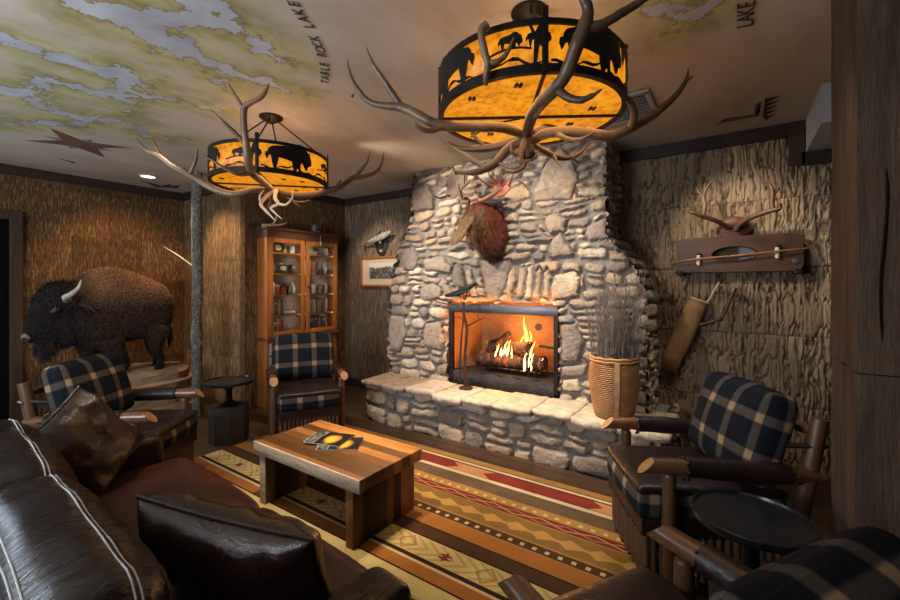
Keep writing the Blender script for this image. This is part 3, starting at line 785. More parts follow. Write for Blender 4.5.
# scalloped lower guard with a pierced row
gp = []; n = 90
for i in range(n+1):
    u = i/n; z = FZ0+.135+.022*abs(math.sin(u*PI*6.0))-.012*math.sin(u*PI)
    gp.append((FX0+.03+(wd-.06)*u, YF+.0, z))
g = MB(); g.poly(gp+[(FX1-.03, YF, FZ0+.02), (FX0+.03, YF, FZ0+.02)], (0, .012, 0))
for i in range(44): g.box((FX0+.06+(wd-.12)*i/43, YF-.004, FZ0+.062), (.011, .008, .030), bevel=.002, segs=1)
g.box((cx, YF-.004, FZ0+.085), (wd-.06, .012, .008)); g.box((cx, YF-.004, FZ0+.038), (wd-.06, .012, .008))
g.build('fire_guard', simple('guard_iron', (.085, .078, .085), (.045, .042, .046), 12, .42, .5, .2), fp, world=True)
MB().lathe([(0, .004), (.038, .004), (.038, -.012), (0, -.012)], 20, M=Matrix.Translation((onY(539, 327, d1).x, d1-.022, onY(539, 327, d1).z)) @ Matrix.Rotation(PI/2, 4, 'X')).build('gas_port', M['black'], fp, world=True)
MB().tube([(FX1-.03, YF+.06, .90), (FX1-.12, YF+.05, .905), (FX1-.20, YF+.05, .915), (FX1-.21, YF+.05, .90)], [.010, .011, .012, .010], 8).build('damper_lever', M['iron'], fp, world=True)

# grate, logs and flames
gr = thing('fire_grate', 'black iron grate holding the burning logs', 'grate', (cx+.05, YF+.24, zf))
b = MB()
for i in range(7):
    x = -.30+i*.10
    b.tube([(x, -.13, .13), (x, -.12, .06), (x, .1, .05), (x, .12, .10)], .009, 6)
b.tube([(-.33, -.11, .052), (.33, -.11, .052)], .009, 6); b.tube([(-.33, .09, .047), (.33, .09, .047)], .009, 6)
for x in (-.28, .28):
    for y in (-.11, .09): b.tube([(x, y, 0), (x, y, .05)], .009, 6)
b.build('bars', M['iron'], gr)
char = NT('charred_log'); v = char.coord('Object', (3, 1, 1)); f = char.noise(v, 9, 5, .7)
colr = char.ramp(f, [(.3, (.007, .005, .005)), (.55, (.022, .010, .006)), (.75, (.06, .022, .009))])
char.l(char.ramp(f, [(.55, (0, 0, 0)), (.66, (1, .16, .02)), (.8, (1, .35, .06))]), char.b.inputs['Emission Color']); char.b.inputs['Emission Strength'].default_value = .6
char.bump(f, .9, .03); char = char.fin(colr, .9)
LOGS = [((-.40, .03, .135), (.34, -.02, .135), .075, 'split log lying low at the back of the fire grate'),
        ((-.38, -.10, .125), (.08, -.07, .13), .062, 'dark charred log at the front left of the grate'),
        ((.04, -.09, .125), (.36, -.06, .14), .062, 'glowing log at the front right of the grate'),
        ((-.30, .05, .26), (.20, -.06, .285), .065, 'burning log laid across the top of the fire'),
        ((-.30, .02, .20), (-.06, .0, .385), .055, 'short log leaning against the top of the fire')]
for a, c, r, lab in LOGS:
    a, c = Vector(a), Vector(c)
    mid = (Vector(gr.location)+(a+c)/2)
    o = MB().tube([a.lerp(c, k/8)-(a+c)/2+Vector((0, 0, mnoise.noise(Vector((k, r*99, 0)))*.008)) for k in range(9)], [r*(1+.10*mnoise.noise(Vector((k*2, r*77, 3)))) for k in range(9)], 16, jit=.010).noise(.010, 9).build('firewood_log', char, None, angle=60)
    o.location = mid; tag(o, lab, 'log', 'burning logs in the grate')
flame = NT('flame'); v = flame.coord('Object'); sep = flame.n('ShaderNodeSeparateXYZ'); flame.l(v, sep.inputs[0])
ramp = flame.ramp(flame.math('MULTIPLY', sep.outputs[2], 3.2), [(0, (1, .45, .09)), (.35, (1, .66, .28)), (.7, (1, .55, .16)), (1, (1, .32, .05))])
em = flame.n('ShaderNodeEmission'); flame.l(ramp, em.inputs[0]); em.inputs[1].default_value = 7.0
tr = flame.n('ShaderNodeBsdfTransparent'); lw = flame.n('ShaderNodeLayerWeight', i_Blend=.45)
mx = flame.n('ShaderNodeMixShader'); flame.l(flame.math('MULTIPLY', flame.ramp(lw.outputs['Facing'], [(.1, 1), (.85, 0)]), .92), mx.inputs[0])
flame.l(tr.outputs[0], mx.inputs[1]); flame.l(em.outputs[0], mx.inputs[2]); flame.l(mx.outputs[0], flame.out.inputs[0]); flame = flame.m
fl = MB(); random.seed(4)
FL = [(.13, -.02, .24, .36, .036), (.15, .0, .2, .25, .032), (.10, -.05, .22, .20, .026), (.21, -.06, .12, .24, .026)]
for i in range(16): FL.append((random.uniform(-.20, .20), random.uniform(-.13, -.04), random.uniform(.15, .24), random.uniform(.05, .14), random.uniform(.008, .017)))
for i in range(6): FL.append((random.uniform(.16, .34), random.uniform(-.13, -.08), random.uniform(.05, .10), random.uniform(.08, .18), random.uniform(.010, .018)))
for x, y, z, hh, r in FL:
    ph = random.random()*9; pts = []; rr = []
    for k in range(11):
        u = k/10
        pts.append((x+math.sin(ph+u*5)*r*.9*u+u*.02, y+math.cos(ph+u*4)*r*.5*u, z+hh*u)); rr.append((r*(math.sin(PI*min(1, u*.86+.14))**.8*(1-u*.55))+.0008, r*.6*(math.sin(PI*min(1, u*.86+.14))**.8*(1-u*.55))+.0008))
    fl.tube(pts, rr, 10)
o = fl.build('flames', flame, None, angle=180); o.location = gr.location
tag(o, 'bright orange flames rising from the logs in the firebox', 'fire', None, 'stuff')
def plight(loc, p, col, r=.05):
    l = bpy.data.lights.new('firelight', 'POINT'); l.energy = p; l.color = col; l.shadow_soft_size = r
    o = bpy.data.objects.new('firelight', l); COL.objects.link(o); o.location = loc; return o
plight((cx+.12, YF+.14, .98), 13, (1, .40, .10), .07)
plight((cx+.05, YF+.02, .80), 9, (1, .38, .10), .08)
# added orange strip lights for assumed fire leak round the insert; no gap modelled
def strip(loc, to, p, sx, sy):
    l = bpy.data.lights.new('added_edge_glow', 'AREA'); l.shape = 'RECTANGLE'; l.size = sx; l.size_y = sy; l.energy = p; l.color = (1, .30, .035)
    o = bpy.data.objects.new('added_edge_glow', l); COL.objects.link(o); o.location = loc; o.rotation_euler = (Vector(to)-Vector(loc)).to_track_quat('-Z', 'Y').to_euler(); return o
strip((cx, YF-.010, FZ1-.005), (cx, YF-.016, FZ1+1), 3.2, 1.15, .02)
q_ = strip((FX0+.004, YF-.012, .98), (FX0-1, YF-.012, .98), 1.6, .02, .55)

# iron branch with a crow perched on it
ib = thing('iron_branch_stand', 'dark iron branch stand with a perched crow in front of the firebox', 'fire screen ornament', (0, 0, .45))
bp = onY(466, 383, 3.60); ib.location = (bp.x, bp.y, .452)
W3 = lambda x, y, Y=3.60: onY(430+x/5, 280+y/5, Y)
b = MB(); path = smooth_path([(Vector((bp.x, bp.y, .455)), .020), (W3(175, 420), .018), (W3(180, 330), .017), (W3(185, 240), .016), (W3(170, 180), .015), (W3(168, 110), .013)], 6)
b.tube([p for p, r in path], [r for p, r in path], 10, jit=.003)
path = smooth_path([(W3(150, 505, 3.62), .011), (W3(152, 380, 3.62), .011), (W3(160, 260, 3.61), .010), (W3(170, 190), .010)], 6)
b.tube([p for p, r in path], [r for p, r in path], 8, jit=.003)
b.lathe([(0, .02), (.05, .014), (.075, 0), (0, 0)], 14, (bp.x, bp.y, .452))
b.build('trunk', M['iron_warm'], ib, world=True)
for pts, r0 in (([(180,235),(215,215),(245,200),(275,190),(305,200)], .008), ([(245,200),(240,170),(242,150)], .005), ([(175,200),(140,185),(120,190)], .006),
             ([(165,150),(120,125),(60,115),(0,95),(-20,80)], .008), ([(60,115),(40,135),(20,140)], .004), ([(100,122),(85,105),(70,98)], .005)):
    b = MB(); L = len(pts); path = smooth_path([(W3(*p, 3.60-.02*i), r0*(1-.7*i/(L-1))) for i, p in enumerate(pts)], 5)
    b.tube([p for p, r in path], [r for p, r in path], 7, jit=.002); b.build('branch', M['iron_warm'], ib, world=True)
b = MB(); ax = [(75,78,.004,.012),(105,70,.010,.018),(135,62,.028,.028),(165,52,.040,.042),(190,42,.038,.042),(210,30,.026,.030),(222,22,.026,.027),(232,20,.016,.016),(240,24,.006,.007),(248,30,.001,.001)]
rings = []
for x, y, rx, ry in ax: rings.append((W3(x, y, 3.585), (0, rx, 0), (ry*.35, 0, ry)))
b.ell(rings, 14); b.ell([(W3(200, 45, 3.55), (.01, 0, 0), (0, 0, .01)), (W3(160, 62, 3.545), (.03, 0, .0), (0, .006, .022)), (W3(100, 78, 3.56), (.02, 0, 0), (0, .005, .012)), (W3(80, 84, 3.57), (.004, 0, 0), (0, .003, .004))], 10)
b.tube([W3(168, 62, 3.585), W3(170, 100, 3.59)], .006, 6); b.tube([W3(185, 60, 3.585), W3(176, 105, 3.59)], .006, 6)
b.build('crow', M['iron'], ib, world=True)

# woven basket with tall dry twigs
bk = thing('woven_basket', 'tall honey coloured woven basket standing on the right of the hearth', 'basket', (-.80, 3.475, .452))
wv = NT('wicker'); tc = wv.n('ShaderNodeTexCoord'); sp = wv.n('ShaderNodeSeparateXYZ'); wv.l(tc.outputs['Object'], sp.inputs[0])
ang = wv.math('ARCTAN2', sp.outputs[1], sp.outputs[0])
cb = wv.n('ShaderNodeCombineXYZ'); wv.l(wv.math('MULTIPLY', ang, 1.0), cb.inputs[0]); wv.l(wv.math('MULTIPLY', sp.outputs[2], 6.0), cb.inputs[1])
br = wv.n('ShaderNodeTexBrick'); wv.l(cb.outputs[0], br.inputs['Vector']); br.inputs['Scale'].default_value = 1; br.inputs['Brick Width'].default_value = .19; br.inputs['Row Height'].default_value = .09; br.inputs['Mortar Size'].default_value = .018
br.inputs['Color1'].default_value = (.46, .19, .050, 1); br.inputs['Color2'].default_value = (.56, .26, .080, 1); br.inputs['Mortar'].default_value = (.13, .05, .018, 1)
ff_ = wv.math('FRACT', wv.math('DIVIDE', sp.outputs[2], .015))
colw = wv.mix(1, br.outputs['Color'], wv.ramp(wv.noise(wv.coord('Object'), 9, 4), [(.3, .7), (.7, 1.15)]), 'MULTIPLY')
hw = wv.math('ADD', wv.math('SUBTRACT', 1.0, br.outputs['Fac']), wv.math('MULTIPLY', wv.math('SINE', wv.math('MULTIPLY', ff_, PI)), .6))
wv.bump(hw, 1.0, .012); M['wicker'] = wv.fin(colw, .5)
prof = [(0, .012), (.125, .012), (.135, 0), (.145, .02), (.165, .10), (.184, .22), (.190, .32), (.184, .41), (.172, .47), (.162, .47), (.172, .40), (.178, .32), (.172, .22), (.15, .08), (.12, .03), (0, .03)]
MB().lathe(prof, 40).build('basket_body', M['wicker'], bk, angle=180)
b = MB()
for r, z in ((.176, .455), (.174, .478)): b.tube([(r*math.cos(a), r*math.sin(a), z+.003*math.sin(a*12)) for a in np.linspace(0, 2*PI, 41)], .011, 8, cap=False)
b.build('rim', simple('cane', (.48, .25, .10), (.30, .14, .05), 30, .5), bk)
ca = math.atan2(-3.475, .80)+.12
pt = lambda a, r, z: (r*math.cos(a), r*math.sin(a), z)
b = MB(); strap = []
for z, r in ((.46, .190), (.40, .195), (.32, .199), (.22, .194), (.11, .176), (.02, .155)):
    strap.append([pt(ca-.09, r, z), pt(ca+.09, r, z)])
for (a, b_), (c, d) in zip(strap, strap[1:]):
    b.poly([a, b_, d, c], (math.cos(ca)*.006, math.sin(ca)*.006, 0))
b.build('strap', simple('pale_strap', (.52, .34, .17), (.40, .25, .12), 20, .6), bk)
b = MB(); random.seed(8)
for i in range(230):
    a = random.random()*2*PI; r0 = .14*random.random()**.5; sprd = .05+.14*random.random()
    base = Vector((r0*math.cos(a), r0*math.sin(a), .06)); hgt = random.uniform(.55, 1.08)
    lean = Vector((math.cos(a)*sprd*random.random()+random.uniform(-.05, .05), math.sin(a)*sprd*random.random()*.7, 0))
    n = 7; pts = []
    for k in range(n):
        u = k/(n-1); pts.append(base+lean*u*(.4+.6*u)+Vector((random.uniform(-.010, .010)*u, random.uniform(-.010, .010)*u, hgt*u)))
    b.tube(pts, [.0042*(1-.7*k/(n-1)) for k in range(n)], 4, cap=False)
    for k in range(3, n):
        for _ in range(2):
            p = pts[k]; q_ = p+Vector((random.uniform(-.03, .03), random.uniform(-.03, .03), random.uniform(.03, .075)))
            b.tube([p, q_], [.0020, .0008], 3, cap=False)
o = b.build('dry_twigs', simple('grey_twig', (.24, .20, .185), (.075, .06, .056), 12, .9), None, angle=180); o.location = bk.location
tag(o, 'bundle of tall dry grey twigs standing in the woven basket', 'twigs', None, 'stuff')
# ------------------------------------------------------------------ soft furniture helpers
def add_uv(o, pts): 
    a = o.data.attributes.new('puv', 'FLOAT_VECTOR', 'POINT'); a.data.foreach_set('vector', [c for p in pts for c in p])
def cushion_mesh(name, size, m, parent, Mx, puff=.5, exp=.45, n=18, wrinkle=.006, seed=0, pinch=.06, corner=.14, plaid_off=(0, 0)):
    """pillow: size = (width, height, thickness) in its own XY plane, thickness along Z"""
    W, H, T = size; mb = MB(); pts = []; uv = []
    verts = {}
    for s_ in (1, -1):
        for i in range(n+1):
            for j in range(n+1):
                u = -1+2*i/n; v = -1+2*j/n
                # denser near the rim
                uu = math.copysign(1-(1-abs(u))**1.35, u); vv = math.copysign(1-(1-abs(v))**1.35, v)
                edge = i in (0, n) or j in (0, n)
                if edge and s_ == -1: verts[(s_, i, j)] = verts[(1, i, j)]; continue
                fall = (max(0, 1-uu**4)*max(0, 1-vv**4))**exp
                z = s_*T*.5*fall*(1+puff*.25*(1-uu*uu)*(1-vv*vv))
                px = uu*W*.5*(1-pinch*(1-vv*vv)); py = vv*H*.5*(1-pinch*(1-uu*uu))
                rr = corner*min(W, H)
                k = Vector((px, py, z))
                if wrinkle: 
                    ed = max(abs(uu), abs(vv))
                    k.z += s_*fall*mnoise.fractal(Vector((px*9+seed, py*9, s_*3)), 1, 2, 3)*wrinkle*(1+1.5*ed)
                    k.z += s_*fall*math.sin((px*uu+py*vv)*40+seed)*wrinkle*.25*ed
                verts[(s_, i, j)] = mb.bm.verts.new(Mx @ k); uv.append((px+plaid_off[0], py+plaid_off[1], 0))
    for s_ in (1, -1):
        for i in range(n):
            for j in range(n):
                q_ = [verts[(s_, i, j)], verts[(s_, i+1, j)], verts[(s_, i+1, j+1)], verts[(s_, i, j+1)]]
                mb.bm.faces.new(q_ if s_ == 1 else q_[::-1])
    o = mb.build(name, m, parent, angle=180, sub=1); add_uv(o, uv); return o
def pad(size, puff=(0, 0, .03), r=.05, n=14, M_=None, seed=0, wr=.004):
    """upholstered block with rounded edges, puffed faces -> MB and plaid coords"""
    L = [s_/2 for s_ in size]; mb = MB(); uv = []; cache = {}
    def vert(p):
        k = tuple(round(c, 5) for c in p)
        if k in cache: return cache[k]
        q_ = Vector([max(-L[a]+r, min(L[a]-r, p[a])) for a in range(3)]); d = Vector(p)-q_
        s_ = q_+(d.normalized()*r if d.length > 1e-6 else d)
        un = [p[a]/L[a] for a in range(3)]
        for a in range(3):
            b, c = (a+1) % 3, (a+2) % 3
            s_[a] += un[a]*puff[a]*(1-un[b]**2)*(1-un[c]**2)
        nn = Vector(un).normalized(); s_ += nn*mnoise.fractal(Vector(p)*7+Vector((seed, 0, 0)), 1, 2, 3)*wr
        v = mb.bm.verts.new(M_ @ s_ if M_ is not None else s_); cache[k] = v
        ax = max(range(3), key=lambda a: abs(un[a])+(.001 if a == 2 else 0))
        uv.append({2: (p[0], p[1], 0), 1: (p[0], p[2]+.06, 0), 0: (p[1], p[2]+.06, 0)}[ax]); return v
    g = [-1+2*i/n for i in range(n+1)]; g = [math.copysign(1-(1-abs(x))**1.5, x) for x in g]
    for a in range(3):
        b, c = (a+1) % 3, (a+2) % 3
        for s_ in (-1, 1):
            for i in range(n):
                for j in range(n):
                    q_ = []
                    for x, y in ((i, j), (i+1, j), (i+1, j+1), (i, j+1)):
                        p = [0, 0, 0]; p[a] = s_*L[a]; p[b] = g[x]*L[b]; p[c] = g[y]*L[c]; q_.append(vert(p))
                    if len(set(q_)) == 4: mb.bm.faces.new(q_ if s_ > 0 else q_[::-1])
    return mb, uv
def R4(rx=0, ry=0, rz=0): return Euler((rx, ry, rz)).to_matrix().to_4x4()
T4 = Matrix.Translation

# ------------------------------------------------------------------ log armchairs
def make_chair(label):
    c = thing('log_armchair', label, 'armchair', group='plaid log armchairs')
    W = .305
    # posts
    for sx in (-1, 1):
        b = MB(); b.tube([(sx*W, .22, 0), (sx*W+.004, .22, .3), (sx*W, .22, .57)], [.036, .034, .030], 12, jit=.003); b.lathe([(.030, 0), (.026, .015), (0, .028)], 12, (sx*W, .22, .565))
        b.build('front_post', M['log_z'], c)
        b = MB(); b.tube([(sx*W, -.34, 0), (sx*W, -.36, .35), (sx*W, -.46, .86)], [.040, .038, .034], 12, jit=.003)
        b.build('rear_post', M['log_z'], c)
        # arm: peeled log with a slanted cut end
        pts = [(sx*(W+.005), -.44, .600), (sx*(W+.012), -.2, .606), (sx*(W+.008), .1, .618), (sx*(W+.006), .33, .620)]
        b = MB(); path = smooth_path([(Vector(p), r) for p, r in zip(pts, (.036, .038, .038, .036))], 5)
        b.tube([p for p, r in path], [r for p, r in path], 14, cap=True)
        mx = max(v.co.y for v in b.bm.verts)
        for v in b.bm.verts:
            if v.co.y > mx-.015: v.co.y += (.62-v.co.z)*1.05
        arm = b.build('arm', M['log'], c, angle=50)
        e = MB(); e.bm.from_mesh(arm.data); 
        keep = [f for f in e.bm.faces if len(f.verts) > 6 and f.calc_center_median().y > .2]
        bmesh.ops.delete(e.bm, geom=[f for f in e.bm.faces if f not in keep], context='FACES')
        for v in e.bm.verts: v.co.y += .0015; v.co.z += .001
        e.build('cut_end', M['log_end'], arm, smooth=False, normals=False)
        # leather sleeve laced round the arm
        b = MB(); path2 = [(p, r+.009) for p, r in path if -.34 < p.y < .17]
        b.tube([p for p, r in path2], [(r+.004*math.sin(i*2.2)**2) for i, (p, r) in enumerate(path2)], 16)
        for yy in (.155, -.325):
            for a in np.linspace(0, 2*PI, 9)[:-1]: b.sphere((sx*(W+.008)+.052*math.cos(a), yy, .612+.052*math.sin(a)), .008, u=6, v=5)
        b.build('leather_sleeve', M['leather'], c)
    # rails
    b = MB(); b.tube([(-W, .22, .16), (W, .22, .16)], .022, 10); b.tube([(-W, -.36, .30), (W, -.36, .30)], .024, 10)
    for sx in (-1, 1): b.tube([(sx*W, .2, .16), (sx*W, -.35, .16)], .020, 10)
    b.build('rail', M['log_z'], c)
    b = MB(); b.tube([(-W-.02, -.445, .79), (W+.02, -.445, .79)], .024, 10); b.tube([(-W, -.40, .56), (W, -.40, .56)], .020, 10)
    b.build('back_rail', M['log_z'], c)
    # leather apron with nail heads
    b = MB()
    b.box((0, .325, .295), (.545, .022, .085), bevel=.008); 
    for sx in (-1, 1): b.box((sx*.262, -.01, .295), (.022, .66, .085), bevel=.008)
    for x in np.linspace(-.255, .255, 15): b.sphere((x, .338, .262), .006, u=6, v=5)
    for sx in (-1, 1):
        for y in np.linspace(-.32, .3, 16): b.sphere((sx*.274, y, .262), .006, u=6, v=5)
    b.build('seat_apron', M['leather'], c)
    MB().box((0, -.01, .27), (.52, .64, .05)).build('seat_deck', M['leather'], c, smooth=False)
    # stick skirt, one strip per side
    b = MB()
    for i, x in enumerate(np.linspace(-.250, .250, 15)): b.tube([(x, .306, .02+.012*math.sin(i*2.3)), (x+.003*math.sin(i), .308, .255)], .0135, 8)
    b.build('stick_skirt', M['stick'], c)
    for sx in (-1, 1):
        b = MB()
        for i, y in enumerate(np.linspace(-.31, .27, 16)): b.tube([(sx*.25, y, .02+.012*math.sin(i*2.3)), (sx*.25, y+.003*math.sin(i), .255)], .0135, 8)
        b.build('stick_skirt', M['stick'], c)
    # seat cushion: plaid box with a leather top
    mb, uv = pad((.545, .70, .15), (.010, .015, .012), .035, 14, T4((0, .0, .405)), 3, .003)
    o = mb.build('seat_cushion', M['plaid'], c, angle=180, sub=1); add_uv(o, uv)
    mb, uv = pad((.55, .705, .05), (.004, .008, .022), .022, 12, T4((0, .0, .478)), 5, .003)
    mb.build('seat_top', M['leather'], c, angle=180, sub=1)
    # back cushion
    Mx = T4((0, -.265, .735)) @ R4(rx=math.radians(90+17)) 
    mb, uv = pad((.59, .47, .17), (.012, .010, .035), .06, 16, Mx, 8, .006)
    o = mb.build('back_cushion', M['plaid'], c, angle=180, sub=1); add_uv(o, uv)
    for sx in (-1, 1):
        b = MB(); b.tube([(sx*.27, -.30, .72), (sx*.31, -.40, .735), (sx*.335, -.44, .735), (sx*.315, -.478, .735), (sx*.27, -.46, .735)], (.012), 6)
        b.build('back_strap', M['leather'], c)
    return c
def place_chair(o, mid, face):
    f = Vector((face[0], face[1])).normalized(); tip = .33
    o.location = (mid[0]-f.x*tip, mid[1]-f.y*tip, 0); o.rotation_euler = (0, 0, math.atan2(f.y, f.x)-PI/2)
LIFT = .012
chB = make_chair('plaid log armchair standing in front of the glazed bookcase')
chA = dup(chB); chA['label'] = 'plaid log armchair below the bison, its back to the doorway'
chC = dup(chB); chC['label'] = 'plaid log armchair on the right between the hearth and the timber post'
chD = dup(chB); chD['label'] = 'nearest plaid log armchair, cut off by the bottom right corner'
place_chair(chB, (-3.257, 2.46), (.858, -.513)); chB.location.z = LIFT
place_chair(chA, (-3.42, 1.41), (.78, .63))
place_chair(chC, (-.51, 2.46), (-.87, -.5)); chC.location.z = LIFT
place_chair(chD, (-.395, 1.395), (-.855, .519))

# ------------------------------------------------------------------ sofa
SR = math.radians(-3.1)
so = thing('leather_sofa', 'long dark brown leather sofa with pale double stitching along its back', 'sofa', (-1.91, .62, 0), SR)
for sx in (-1, 1):
    x0, x1 = sorted((0, sx*.925))
    mb, _ = pad((.93, .80, .20), (.01, .035, .028), .065, 16, T4((sx*.463, .14, .365)), 4+sx, .008)
    mb.build('seat_cushion', M['leather_red'], so, angle=180, sub=1)
    # back cushion: fat slab leaning back
    Mx = T4((sx*.463, -.245, .605)) @ R4(rx=math.radians(90+12))
    mb, _ = pad((.93, .56, .25), (.012, .02, .055), .10, 18, Mx, 9+sx, .012)
    from mathutils.bvhtree import BVHTree
    skin = BVHTree.FromBMesh(mb.bm)
    mb.build('back_cushion', M['leather_sofa'], so, angle=180, sub=1)
    # stitched seams over the top of the back cushion
    for k, y in enumerate((-.215, -.385)):
        for off in (0, .012):
            b = MB(); pts = []
            for u in np.linspace(-.455, .455, 60):
                hit = skin.ray_cast(Vector((sx*.463+u, y-off*(1 if k == 0 else -1), 1.5)), Vector((0, 0, -1)))[0]
                if hit is not None and hit.z > .70: pts.append(hit+Vector((0, 0, .0005)))
            b.tube(pts, .0021, 6); b.build('contrast_stitching', M['stitch'], so)
mb, _ = pad((1.90, .16, .62), (0, .01, .01), .05, 10, T4((0, -.46, .42)), 2, .003); mb.build('back_frame', M['leather_sofa'], so, angle=180, sub=1)
mb, _ = pad((2.24, .95, .20), (0, .01, 0), .03, 8, T4((0, .03, .175)), 2, .002); mb.build('base_frame', M['leather_sofa'], so, angle=180, sub=1)
for sx in (-1, 1):
    mb, _ = pad((.19, .95, .54), (.012, .012, .010), .05, 12, T4((sx*1.005, -.05, .34)), 6, .004)
    mb.build('arm', M['leather_sofa'], so, angle=180, sub=1)
for sx in (-1, 1):
    for y in (-.40, .42): MB().lathe([(0, 0), (.03, 0), (.036, .08), (0, .08)], 12, (sx*1.0, y, 0)).build('foot', M['trim'], so)
# loose pillows
def place_pillow(name, label, cent, size, nrm, roll, seed, grp):
    z = Vector(nrm).normalized(); x = Vector((0, 0, 1)).cross(z).normalized(); y = z.cross(x)
    Rm = Matrix((x, y, z)).transposed().to_4x4() @ Matrix.Rotation(roll, 4, 'Z')
    r = thing(name, label, 'pillow', cent, 0, grp)
    cushion_mesh('cover', size, M['leather_pil'], r, Rm, .5, .42, 22, .016, seed, .07)
    W, H = size[0]/2, size[1]/2; b = MB(); pts = []
    for a, c in (((-1, -1), (1, -1)), ((1, -1), (1, 1)), ((1, 1), (-1, 1)), ((-1, 1), (-1, -1))):
        for k in range(14):
            u = a[0]+(c[0]-a[0])*k/14; v = a[1]+(c[1]-a[1])*k/14
            pts.append(Rm @ Vector((u*W*(1-.07*(1-v*v))*1.005, v*H*(1-.07*(1-u*u))*1.005, 0)))
    pts.append(pts[0]); b.tube(pts, .007, 6, cap=False); b.build('piping', M['leather_pil'], r); return r
place_pillow('throw_pillow', 'square brown leather pillow propped in the far left corner of the sofa', (-2.70, .70, .70), (.44, .44, .19), (.72, .38, .45), .50, 3, 'brown leather pillows on the sofa')
place_pillow('throw_pillow', 'creased brown leather pillow lying on the near seat of the sofa', (-1.31, .73, .60), (.66, .46, .19), (-.25, .86, .42), .03, 7, 'brown leather pillows on the sofa')

# ------------------------------------------------------------------ coffee table
ct = thing('coffee_table', 'low coffee table of reclaimed planks with two slab ends', 'table', (-2.227, 1.893, .012))
o = MB().box((0, 0, .372), (1.035, .55, .076), bevel=.005).build('table_top', M['table'], ct)
b = MB(); b.box((0, -.279, .372), (1.04, .012, .078), bevel=.004); b.noise(.002, 30)
b.build('front_edge', M['table_edge'], ct)
for sx in (-1, 1):
    MB().box((sx*.430, 0, .167), (.060, .535, .334), bevel=.005).build('leg', M['table_leg'], ct)
    MB().box((sx*.430, -.2705, .167), (.060, .008, .333), bevel=.003).build('leg_edge', M['table_edge'] if sx < 0 else M['table_leg'], ct)
# magazines
paper = simple('magazine_pages', (.62, .60, .56), (.5, .48, .45), 90, .6)
def magazine(label, cx, cy, z, rz, blob):
    t = NT('magazine_cover'); v = t.coord('Object'); sep = t.n('ShaderNodeSeparateXYZ'); t.l(v, sep.inputs[0])
    dx = t.math('SUBTRACT', sep.outputs[0], blob[0]); dy = t.math('MULTIPLY', t.math('SUBTRACT', sep.outputs[1], blob[1]), 1.3)
    d = t.math('SQRT', t.math('ADD', t.math('MULTIPLY', dx, dx), t.math('MULTIPLY', dy, dy)))
    d2 = t.math('ADD', d, t.math('MULTIPLY', t.math('SUBTRACT', t.noise(v, 22, 4), .5), .06))
    col = t.ramp(d2, [(.0, (.75, .50, .06)), (.045, (.62, .36, .04)), (.07, (.30, .12, .03)), (.085, (.012, .012, .014))])
    gry = t.ramp(t.noise(t.coord('Object', (1, 3, 1)), 34, 3), [(.45, (.012, .012, .014)), (.6, (.32, .32, .34))])
    col = t.mix(t.ramp(sep.outputs[1], [(.0, 0), (.5, 0)]), col, gry)
    low = t.math('LESS_THAN', sep.outputs[1], -.055)
    col = t.mix(low, col, gry)
    m = t.fin(col, .28)
    r = thing('magazine', label, 'magazine', (cx, cy, z+.011), rz, 'magazines on the coffee table')
    b = MB(); b.box((0, 0, .0045), (.205, .272, .007), bevel=.001, segs=1); b.build('pages', paper, r)
    b = MB(); nx = 10; top = []
    for i in range(nx+1):
        x = -.105+.21*i/nx; zz = .0090+.0035*math.sin(i/nx*PI)
        top.append((b.bm.verts.new((x, -.139, zz)), b.bm.verts.new((x, .139, zz))))
    for (a, c), (d_, e) in zip(top, top[1:]): b.bm.faces.new((a, d_, e, c))
    rr = bmesh.ops.extrude_face_region(b.bm, geom=b.bm.faces[:]); bmesh.ops.translate(b.bm, vec=(0, 0, .0012), verts=[g_ for g_ in rr['geom'] if isinstance(g_, bmesh.types.BMVert)])
    b.box((-.105, 0, .0055), (.002, .278, .009)); b.build('cover', m, r); return r
p1 = onZ(347, 445, .41); p2 = onZ(326, 443, .41)
magazine('dark magazine lying flat underneath on the coffee table', -2.205, 1.905, .4105, -.95, (.02, .03))
magazine('dark magazine fanned on top of the other on the coffee table', -2.315, 1.905, .4225, -1.25, (.02, .035))

# ------------------------------------------------------------------ small round tables on log blocks
def stump_table(label, x, y, r, h, blk, rz):
    t_ = thing('pedestal_table', label, 'side table', (x, y, 0), rz, 'black round side tables')
    top_m = M['tray']
    MB().lathe([(0, h-.022), (r-.006, h-.022), (r, h-.012), (r, h+.006), (r-.010, h+.008), (r-.014, h-.002), (0, h-.004)], 48).build('table_top', top_m, t_, angle=50)
    MB().lathe([(0, .34), (.075, .34), (.085, .352), (.06, .37), (.03, .39), (.026, h-.09), (.05, h-.05), (.085, h-.022), (0, h-.022)], 20).build('pedestal', M['iron'], t_, angle=50)
    b = MB(); n = 8; prof = []
    ring0 = []; 
    b.tube([(0, 0, 0), (0, 0, .03), (0, 0, .31), (0, 0, .34)], [blk*.98, blk, blk, blk*.97], n); b.build('log_block', M['block'], t_, angle=25)
    g = MB()
    for k in range(n):
        a = 2*PI*k/n+.2; g.tube([(blk*1.0*math.cos(a), blk*1.0*math.sin(a), .02), (blk*1.0*math.cos(a), blk*1.0*math.sin(a), .32)], .008, 6)
    return t_
M['tray'] = simple('black_tray', (.040, .046, .052), (.020, .023, .027), 10, .24, .6, .12)
M['block'] = wood('dark_log_block', (.060, .046, .036), (.020, .015, .012), 'z', 2.4, .7, 0, .7, .3)
stump_table('black round side table on a dark log block beside the bookcase armchair', -4.04, 2.12, .225, .575, .175, .3)
stump_table('black round side table between the two armchairs at right', .05, 2.0, .205, .60, .14, .1)

